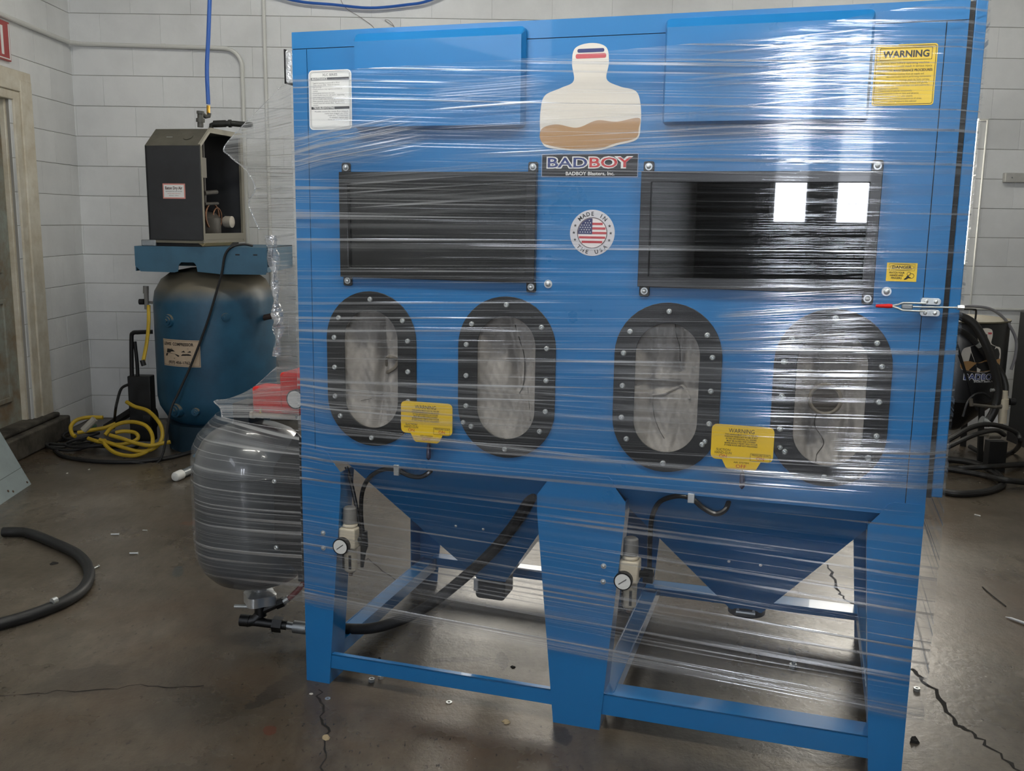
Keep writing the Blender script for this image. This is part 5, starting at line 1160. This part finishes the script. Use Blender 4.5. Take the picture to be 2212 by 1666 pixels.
HOSE_LOOPS = [
 [(-2.2649, 5.6300, 0.2852), (-2.2108, 5.6080, 0.2620), (-2.1211, 5.5860, 0.2393), (-2.0340, 5.5260, 0.1773), (-2.0009, 5.4710, 0.1202), (-2.0090, 5.4270, 0.0749), (-2.0491, 5.4010, 0.0475), (-2.1137, 5.3940, 0.0402), (-2.1994, 5.4100, 0.0545), (-2.2874, 5.4320, 0.0758), (-2.3607, 5.4490, 0.0930)],
 [(-2.3337, 5.4490, 0.0933), (-2.3165, 5.4230, 0.0665), (-2.2567, 5.3900, 0.0339), (-2.1871, 5.3740, 0.0195), (-2.1205, 5.3740, 0.0203), (-2.0656, 5.3940, 0.0408), (-2.0466, 5.4270, 0.0744), (-2.0647, 5.4760, 0.1238), (-2.1123, 5.5150, 0.1647), (-2.1862, 5.5330, 0.1822), (-2.2609, 5.5280, 0.1767), (-2.3125, 5.5040, 0.1506), (-2.3361, 5.4710, 0.1160)],
 [(-2.2943, 5.4360, 0.1244), (-2.2130, 5.4180, 0.1075), (-2.1254, 5.3960, 0.0863), (-2.0418, 5.3850, 0.0762), (-1.9785, 5.3960, 0.0881), (-1.9326, 5.4030, 0.0953)],
 [(-2.4480, 5.4950, 0.0896), (-2.3736, 5.4770, 0.0725), (-2.2743, 5.4640, 0.0601), (-2.1962, 5.4730, 0.0701), (-2.1547, 5.4950, 0.0933), (-2.1794, 5.5210, 0.1206), (-2.2473, 5.5280, 0.1266), (-2.2940, 5.5210, 0.1192)],
 [(-2.3820, 5.5610, 0.2018), (-2.4696, 5.5610, 0.2007), (-2.5327, 5.5470, 0.1860), (-2.5541, 5.5170, 0.1531), (-2.5322, 5.4810, 0.1168), (-2.5091, 5.4700, 0.1057)],
 [(-2.5024, 5.4880, 0.1239), (-2.4204, 5.5010, 0.1388), (-2.3483, 5.5120, 0.1512), (-2.2954, 5.5320, 0.1727)]]
for pts in HOSE_LOOPS: MB().tube(pts, HZ, 8, 6).build('hose_coil', YH, yh, off=yo)
# black cables on the floor
bc = thing('black_cable', 'black cables piled and trailing on the floor in front of the corner', 'cable', (-2.3, 5.1, 0))
bo = (-2.3, 5.1, 0)
MB().tube([(-2.6584, 5.5162, 0.0120), (-2.5473, 5.3748, 0.0120), (-2.3885, 5.2851, 0.0120), (-2.2302, 5.2505, 0.0120), (-2.0678, 5.2690, 0.0120), (-1.9208, 5.3732, 0.0120), (-1.8200, 5.5596, 0.0120), (-1.7259, 5.7085, 0.0120)], .012, 8).build('cable', RUBBER, bc, off=bo)
MB().tube([(-2.1510, 5.4000, 0.4327), (-2.2055, 5.4200, 0.4016), (-2.2337, 5.4200, 0.3254), (-2.2477, 5.4200, 0.2654), (-2.5496, 6.1115, 0.0150)], .008, 8).build('cable', RUBBER, bc, off=bo)
for k, (u, v, rx, ry) in enumerate(((125,955,.11,.09), (150,965,.14,.08), (175,945,.10,.10), (205,968,.16,.08), (190,955,.07,.10), (235,965,.18,.07))):
    c_ = (-2.7158, 5.6832, 0.0200) if k == 0 else ((-2.5941, 5.5685, 0.0200) if k == 1 else ((-2.6328, 5.8140, 0.0200) if k == 2 else ((-2.4312, 5.5416, 0.0200) if k == 3 else ((-2.5375, 5.6928, 0.0200) if k == 4 else (-2.3649, 5.5805, 0.0200)))))
    MB().ring([(c_[0] + rx*math.cos(a)*(1+.1*math.sin(3*a+k)), c_[1] + ry*math.sin(a), .014 + .012*(k % 4) + .010*math.sin(2*a+k)) for a in [2*math.pi*q/30 for q in range(30)]], .009, 7, True).build('cable_coil', RUBBER, bc, off=bo)
tag(MB().tube([(-2.6675, 5.9443, 0.0500), (-2.6395, 5.9692, 0.0600), (-2.6132, 5.9891, 0.0500)], .016, 8).build('green_connector', mat('faded_green', '46624a', .6)), 'small faded green hose connector lying in the cable pile', 'connector')
wj = MB().cyl((-2.3845, 5.3000, 0.1808), (-2.3238, 5.3200, 0.2443), .02, n=10).build('white_rag_roll', mat('offwhite_rag', '9a968c', .8)); tag(wj, 'small off-white rolled rag behind the yellow hose', 'rag')

# ================================================================== FLOOR THINGS AT THE LEFT
# clear tube with a white cap
A, B = Vector((-1.7347, 4.9061, 0.0180)), Vector((-1.6786, 5.1304, 0.0180)); A.z = B.z = .026; D = (B-A).normalized(); B = A + D*.26
tb = thing('white_capped_tube', 'clear silvery tube with a white cap lying on the floor left of the pot', 'tube', (A.x, A.y, 0))
tof = (A.x, A.y, 0)
MB().ring([A-D*.012, A-D*.008, A, A+D*.05, A+D*.052], [.014, .022, .026, .026, .02], 20).build('cap', mat('white_plastic', 'd8d8d4', .4), tb, off=tof)
MB().cyl(A+D*.05, B, .0215, n=18).build('barrel', mat('silver_tube', 'a7abac', .25, .6), tb, off=tof)
MB().cyl(A+D*.12, A+D*.125, .0225, n=18).cyl(A+D*.14, A+D*.17, .0225, n=18).build('band', mat('grey_band', '5a6064', .4), tb, off=tof)
# thick hose
fhp = [(-2.17,3.99,.022),(-2.06,3.98,.022),(-1.88,3.85,.022),(-1.72,3.71,.022),(-1.605,3.54,.022),(-1.55,3.37,.022),(-1.56,3.24,.022),(-1.62,3.12,.022),(-1.70,3.03,.022),(-1.85,2.9,.022),(-2.1,2.8,.022)]
fhs = tag(MB().tube(fhp, .021, 14).build('floor_hose', mat('worn_black_hose', '18191b', .5, vary=.3, vscale=30)), 'thick worn black hose curving on the bare floor at far left', 'hose')
MB().cyl((-1.5788, 3.1798, 0.0450), (-1.5705, 3.1966, 0.0450), .012, n=10).build('hose_clip', STEEL, fhs)
# leaning grey board
bl = thing('leaning_board', 'pale grey painted board leaning against the step at lower left', 'board', (-2.46, 4.4, 0))
pa, pb = Vector((-2.456, 4.82, .0)), Vector((-2.434, 4.553, .0)); up_ = (Vector((-2.5968, 4.8200, 0.2793)) - pa).normalized(); dn = (pb-pa).normalized(); nn = dn.cross(up_).normalized()
if nn.x < 0: nn = -nn
pc = pa + dn*.75; H_ = .52
vs = [pa, pc, pc+up_*H_, pa+up_*H_]; vs += [v - nn*.018 for v in vs]
BGR = mat('pale_grey_board', '8b9799', .5, vary=.15, vscale=8)
MB().add([tuple(v) for v in vs], [(0,1,2,3),(7,6,5,4),(0,4,5,1),(1,5,6,2),(2,6,7,3),(3,7,4,0)]).build('board', BGR, bl, off=(-2.46, 4.4, 0), smooth=False)
p_ = pa + up_*.10 + nn*.0008
MB().bar(p_ + dn*.0, p_ + dn*.75, .0025, .001, tuple(nn)).build('scored_line', mat('score_dark', '4a5052', .7), bl, off=(-2.46, 4.4, 0))
for e, f_ in ((.02,.03),(.02,.20),(.035,.24)): MB().cyl(pa+dn*f_+up_*e+nn*.0, pa+dn*f_+up_*e+nn*.003, .006, n=8).build('nail_head', mat('rust_spot', '4f3b2a', .8), bl, off=(-2.46, 4.4, 0))
# litter
pin_me = MB().cyl((0,0,0), (.032,0,0), .0035, n=8).cyl((.032,0,0), (.035,0,0), .0055, n=8).mesh('rivet'); pin_me.materials.append(STEEL)
def pin(p, rz, label, s=1.0):
    o = obj_of(pin_me, 'rivet', None, None, (p[0], p[1], .0055*s), (0, 0, R(rz))); o.scale = (s, s, s); return tag(o, label, 'rivet', 'loose rivets on the floor')
pin((-1.7180, 4.0235, 0.0000), 4, 'bright rivet on the floor nearest the white-capped tube'); pin((-1.5453, 3.7873, 0.0000), 2, 'bright rivet lying midway between the floor hose and the pot'); pin((-1.6200, 3.6040, 0.0000), 72, 'bright rivet touching the thick floor hose'); pin((-1.6057, 4.0910, 0.0000), -5, 'dull small rivet on the rusty floor patch', .6)
washer_me = MB().ringplate(circ(0,0,.009,20), circ(0,0,.004,20), -.001, .001).mesh('washer'); washer_me.materials.append(STEEL)
for p, l, s in (((-0.1511, 2.5813, 0.0000), 'steel washer on the floor in front of the left rail', 1.0), ((-0.5059, 2.5957, 0.0000), 'dull washer beside the floor crack at the left leg', .9)):
    o = obj_of(washer_me, 'washer', None, None, (p[0], p[1], .0012), (R(90), 0, 0)); o.scale = (s, s, s); tag(o, l, 'washer', 'loose washers on the floor')
nut_me = MB().ringplate(circ(0,0,.010,6), circ(0,0,.005,6), -.005, .005).mesh('nut'); nut_me.materials.append(STEEL)
for p, l in (((-0.3926, 2.7034, 0.0000), 'steel nut on the floor under the left rail'), ((1.2545, 2.6807, 0.0000), 'steel nut on the floor beside the long crack'), ((-0.3674, 2.7248, 0.0000), 'steel nut beside the other one under the left rail')):
    tag(obj_of(nut_me, 'nut', None, None, (p[0], p[1], .0055), (R(90), 0, R(20))), l, 'nut', 'loose nuts on the floor')
def flake(p, r, m, label, name, cat, h=.004):
    pts = [(p[0] + r*random.uniform(.5,1.1)*math.cos(a), p[1] + r*random.uniform(.5,1.1)*math.sin(a)) for a in [2*math.pi*k/9 for k in range(9)]]
    n = 9; o = MB().add([(x, y, .0005) for x, y in pts] + [(p[0]+(x-p[0])*.7, p[1]+(y-p[1])*.7, h*random.uniform(.5,1.3)) for x, y in pts], [tuple(range(n-1,-1,-1)), tuple(range(n,2*n))] + [(i,(i+1) % n,n+(i+1) % n,n+i) for i in range(n)])
    return tag(o.build(name, m), label, cat, 'scraps of litter on the floor')
TAN = mat('tan_scrap', '9b8a6c', .8); DKS = mat('dark_scrap', '181614', .8); WHS = mat('white_scrap', 'c9c6bf', .7)
flake((0.0145, 2.4751, 0.0000), .014, TAN, 'dry tan leaf scrap on the floor in front of the centre leg', 'leaf_scrap', 'scrap'); flake((-0.4728, 2.3833, 0.0000), .016, TAN, 'tan paper scrap lying on the floor crack', 'paper_scrap', 'scrap')
flake((1.1258, 2.3921, 0.0000), .016, DKS, 'small black scrap on the floor right of the right leg', 'black_scrap', 'scrap', .012); flake((-1.8060, 3.6705, 0.0000), .02, DKS, 'dark crumbs on the floor inside the hose curve', 'dark_scrap', 'scrap'); flake((-2.2868, 5.1201, 0.0000), .008, WHS, 'white chip on the floor below the cable pile', 'white_chip', 'scrap')
flake((-2.0691, 5.3053, 0.0000), .008, WHS, 'white chip beside the long black cable', 'white_chip', 'scrap'); flake((-2.3691, 5.0379, 0.0000), .007, WHS, 'tiny pale chip on open floor near the board', 'white_chip', 'scrap'); flake((0.0360, 2.8077, 0.0000), .01, DKS, 'dark crumb on the stain under the cabinet', 'dark_scrap', 'scrap')
flake((-0.5598, 2.6222, 0.0000), .006, WHS, 'tiny pale chip beside the foot of the left leg', 'white_chip', 'scrap'); flake((-0.3893, 2.8589, 0.0000), .005, DKS, 'tiny dark crumb behind the left rail', 'dark_scrap', 'scrap')
q = (0.9239, 2.8280, 0.0000); bs = thing('loose_bolt', 'shiny bolt standing on the dark stain under the right bay', 'bolt', (q[0], q[1], 0))
MB().cyl((0,0,0), (0,0,.012), .012, n=6).build('head', STEEL, bs); MB().cyl((0,0,.012), (.002,0,.02), .006, n=10).build('shank', GALV, bs)
q = (1.8101, 3.2353, 0.0000); q2 = (1.8454, 3.1762, 0.0000); sc_ = thing('white_screw_anchor', 'white plastic screw anchor on the floor at far right', 'anchor', (q[0], q[1], 0))
dv = (Vector(q2)-Vector(q)); MB().ring([(0,0,.004), (dv.x*.3, dv.y*.3, .006), (dv.x, dv.y, .007), (dv.x*1.4, dv.y*1.4, .007)], [.001, .004, .005, .006], 8).build('anchor', mat('white_nylon', 'd4d6d8', .4), sc_)
tag(MB().tube([(1.8689, 3.5251, 0.0030), (1.8622, 3.4293, 0.0040), (1.8627, 3.3344, 0.0030)], .002, 6).build('bent_wire', DKS), 'thin dark wire on the bare floor right of the cabinet', 'wire')
tag(MB().ring([(2.2940, 4.4675, 0.0040), (2.3129, 4.4460, 0.0040)], .004, 6).build('pale_stub', WHS), 'small pale stub on the floor near the looped hose', 'scrap')
tag(MB().tube([(0.7811, 2.4232, 0.0030), (0.8335, 2.3868, 0.0040), (0.9172, 2.3738, 0.0030)], .0022, 6).build('string_scrap', TAN), 'tan string on the floor under the right front rail', 'string')

# ================================================================== BLACK POT AT THE BACK RIGHT
BX, BY, BR = 2.735, 5.75, .285
bp_ = thing('black_media_pot', 'black conical blast pot with a decal standing by the back wall at right', 'tank', (BX, BY, 0))
MB().lathe([(.05,.16),(.08,.18),(BR-.01,.37),(BR,.38),(BR,.83),(BR-.006,.84),(BR-.012,.84)], (0,0,0), 44).build('body', mat('gloss_black_pot', '141416', .35), bp_)
MB().lathe([(BR+.004,.372),(BR+.004,.386)], (0,0,0), 44).build('weld_band', BLACKP, bp_)
MB().lathe([(.0001,.80),(.12,.812),(BR-.012,.838),(BR+.004,.838),(BR+.004,.846),(BR-.012,.846)], (0,0,0), 44).build('dished_lid', mat('lid_tan', '57513f', .6), bp_)
MB().tube([(-.05,-.10,.83),(-.05,-.10,.895),(-.03,-.10,.905),(.03,-.12,.905),(.045,-.12,.895),(.045,-.12,.83)], .006, 8, 4).build('handle', BLACKP, bp_)
for k in range(3):
    a = R(-75 + 120*k); MB().bar((BR*.9*math.cos(a), BR*.9*math.sin(a), .40), (BR*1.02*math.cos(a), BR*1.02*math.sin(a), 0), .035, .012).build('leg', BLACKP, bp_)
MB().bar((-.16,-.27,.8), (.02,-.29,.33), .03, .012).build('brace', BLACKP, bp_)
def pcyl(x0, z0):
    return lambda x, z: Vector(((BR+.002)*math.sin((x0+x)/BR), -(BR+.002)*math.cos((x0+x)/BR), z0+z))
def pshape(pts, name, m, parent, r): 
    return MB().add([((BR+r)*math.sin(x/BR), -(BR+r)*math.cos(x/BR), z) for x, z in pts], [tuple(range(len(pts)))]).build(name, m, parent)
def shrink(pts, cx, cz, k, ox, oz): return [(ox + (x-cx)*k, oz + (z-cz)*k) for x, z in pts]
OUT = blob([(.790,1.806),(.830,1.817),(.868,1.806),(.876,1.770),(.872,1.730),(.905,1.712),(.945,1.700),(.958,1.668),(.960,1.620),(.952,1.585),(.905,1.572),(.86,1.560),(.81,1.558),(.76,1.562),(.715,1.572),(.704,1.610),(.704,1.660),(.715,1.695),(.755,1.712),(.788,1.728),(.783,1.770)], 4)
dox, doz = .035, .685
pd = pshape(shrink(OUT, .832, 1.69, 1.0, dox, doz), 'die_cut_decal', MATS['decal_offwhite'], bp_, .0012)
pshape(shrink(blob([(.710,1.580),(.707,1.612),(.745,1.624),(.80,1.615),(.85,1.632),(.90,1.628),(.955,1.636),(.956,1.612),(.949,1.588),(.90,1.576),(.86,1.564),(.81,1.562),(.76,1.566)], 4), .832, 1.69, 1.0, dox, doz), 'tan_print', MATS['ink_tan'], pd, .0020)
pshape(shrink(rrect(.792, .869, 1.781, 1.792, .004, 3), .832, 1.69, 1.0, dox, doz), 'red_print', MATS['ink_rosered'], pd, .0020)
text(bp_, INKWHT, 'BADBOY', 0, 0, .034, width=.21, bold=.07, name='white_lettering', frame=pcyl(dox, .510))
text(bp_, MATS['ink_navy'], 'BADBOY', 0, 0, .032, width=.202, bold=.015, name='navy_lettering', frame=lambda x, z: Vector(((BR+.003)*math.sin((dox+x)/BR), -(BR+.003)*math.cos((dox+x)/BR), +.511+z)))
text(bp_, INKWHT, 'BADBOY Blasters, Inc.', 0, 0, .011, width=.13, bold=.02, name='white_lettering', frame=pcyl(dox+.02, .495))
# hoses round it
HG = mat('dark_grey_hose', '1b1a19', .5)
sh = thing('supply_hose', 'thick dark hose arching over the front of the black pot', 'hose', (2.75, 5.35, 0)); so_ = (2.75, 5.35, 0)
MB().tube([(2.4883, 5.4000, 0.8924), (2.5815, 5.4000, 0.8831), (2.6553, 5.3800, 0.8387), (2.7220, 5.3600, 0.7285), (2.7799, 5.3600, 0.5966), (2.8157, 5.3600, 0.4767), (2.8105, 5.3600, 0.3689), (2.7853, 5.3600, 0.3009), (2.7621, 5.3600, 0.2653)], .024, 12).build('hose', HG, sh, off=so_)
MB().cyl((2.7381, 5.3600, 0.2922), (2.7771, 5.3600, 0.2764), .027, n=14).cyl((2.7741, 5.3600, 0.4681), (2.8324, 5.3600, 0.4689), .010, n=8).build('hose_clamp', STEEL, sh, off=so_)
s2 = thing('supply_hose', 'thinner dark hose with a clamp behind the arching hose on the black pot', 'hose', (2.7, 5.42, 0)); s2o = (2.7, 5.42, 0)
MB().tube([(2.5135, 5.4400, 0.8144), (2.5808, 5.4400, 0.8073), (2.6505, 5.4400, 0.7735), (2.7146, 5.4400, 0.7182), (2.7687, 5.4400, 0.6571), (2.8576, 5.4400, 0.5719), (2.8874, 5.4200, 0.4942), (2.8836, 5.4000, 0.4300)], .016, 10).build('hose', HG, s2, off=s2o)
MB().cyl((2.7088, 5.4300, 0.7274), (2.7263, 5.4300, 0.7116), .018, n=10).build('hose_clamp', STEEL, s2, off=s2o)
s3 = thing('grey_tube', 'grey flexible tube bending down in the air right of the black pot', 'tube', (2.9, 5.5, 0)); s3o = (2.9, 5.5, 0)
MB().tube([(2.5538, 5.5500, 0.9193), (2.6236, 5.5500, 0.9256), (2.7152, 5.5500, 0.9296), (2.8109, 5.5500, 0.9200), (2.8824, 5.5500, 0.8831), (2.9426, 5.5500, 0.8243), (2.9926, 5.5500, 0.7350), (2.9971, 5.5500, 0.6392), (2.9807, 5.5500, 0.5591)], .0085, 10).build('tube', mat('grey_tube', '77767a', .4), s3, off=s3o)
fr_ = thing('filter_regulator', 'ivory filter regulator with a black knob at the foot of the black pot', 'regulator', (3.0, 5.35, 0)); fro = (3.0, 5.35, 0)
MB().cyl((2.8542, 5.3600, 0.4638), (2.8588, 5.3600, 0.4181), .018, n=14).cyl((2.8535, 5.3600, 0.4181), (2.8568, 5.3600, 0.3587), .028, n=16).cyl((2.8542, 5.3600, 0.3587), (2.8597, 5.3600, 0.2774), .025, .022, n=16).build('body', IVORY, fr_, off=fro)
MB().cyl((2.8870, 5.3600, 0.4023), (2.9189, 5.3600, 0.4027), .02, n=14).build('knob', RUBBER, fr_, off=fro)
MB().cyl((2.6661, 5.3400, 0.3871), (2.8054, 5.3400, 0.3728), .009, n=10).cyl((2.6550, 5.3400, 0.4192), (2.6642, 5.3400, 0.3790), .011, n=10).cyl((2.7995, 5.3500, 0.3761), (2.8366, 5.3500, 0.3766), .016, n=10).build('pipe', mat('pipe_steel', '6d6860', .45, .5), fr_, off=fro)
MB().cyl((2.7736, 5.3400, 0.2100), (2.8429, 5.3400, 0.2109), .022, n=14).cyl((2.7254, 5.3400, 0.2121), (2.7734, 5.3400, 0.2127), .010, n=10).cyl((2.8544, 5.3500, 0.2795), (2.8460, 5.3400, 0.2327), .006, n=8).cyl((2.8477, 5.3400, 0.2164), (2.8743, 5.3400, 0.2167), .014, n=10).build('shutoff_valve', mat('pale_iron', '8a8478', .5, .3), fr_, off=fro)
MB().box((2.7750, 5.3400, 0.1964)[0], (2.8762, 5.3400, 0.1977)[0], 5.31, 5.37, .0, (2.8176, 5.3400, 0.1970)[2]-.02).build('base_bracket', BLACKP, fr_, off=fro)
MB().tube([(2.6393, 5.3800, 0.3085), (2.6583, 5.3800, 0.3902), (2.6939, 5.3800, 0.4366), (2.7464, 5.3800, 0.4454), (2.7895, 5.3800, 0.4135)], .007, 8).build('tube', HOSEB, fr_, off=fro)
fh = thing('floor_hose', 'long dark hoses looped on the floor behind the right side of the cabinet', 'hose', (2.4, 5.0, 0)); fho = (2.4, 5.0, 0)
for pts, r in (([(2.2468, 4.9095, 0.0180), (2.3402, 4.7906, 0.0180), (2.4969, 4.8145, 0.0180), (2.6516, 4.9271, 0.0180), (2.7250, 5.0410, 0.0180), (2.7719, 5.1884, 0.0180), (2.7823, 5.3955, 0.0180), (2.7100, 5.5012, 0.0180), (2.5520, 5.5496, 0.0180)], .018),
               ([(2.4031, 5.2697, 0.0160), (2.6123, 5.3210, 0.0160), (2.7551, 5.2394, 0.0500), (3.0544, 5.4379, 0.0160), (3.2080, 5.4781, 0.0160)], .016), ([(2.4400, 5.3548, 0.0160), (2.5702, 5.2879, 0.0160), (2.6940, 5.1625, 0.0160), (2.6858, 4.9516, 0.0500), (2.8955, 5.0090, 0.0160)], .016),
               ([(2.4131, 5.1500, 0.1906), (2.4862, 5.1500, 0.2362), (2.5860, 5.1800, 0.2833), (2.6846, 5.2000, 0.3013), (2.8032, 5.2500, 0.2788), (2.9127, 5.3000, 0.2343), (2.9421, 5.3000, 0.1806), (3.1564, 5.7476, 0.0200), (3.0146, 5.6381, 0.0160), (2.9429, 5.6931, 0.0160), (2.9366, 5.8593, 0.0200)], .014), ([(2.3928, 5.1000, 0.1683), (2.4779, 5.1000, 0.2137), (2.5976, 5.1200, 0.2627), (2.7398, 5.2000, 0.2677), (2.8211, 5.2500, 0.2309)], .013)):
    MB().tube(pts, r, 10).build('hose', HG, fh, off=fho)
mc = thing('black_machine', 'black machine housing cut off by the right edge of the photo', 'machine', (3.35, 5.85, 0))
MB().box(-.03, .30, -.10, .30, .06, .86).build('housing', BLACKP, mc, bevel=.01); MB().box(-.03, .30, -.10, .30, 0, .06).build('base', RUBBER, mc)
MB().cyl((-.02,-.11,.79), (.03,-.11,.79), .022, n=12).build('brass_fitting', BRASS, mc); MB().box(-.025, .03, -.13, -.10, .70, .75).build('latch', GALV, mc)
flush_texts()
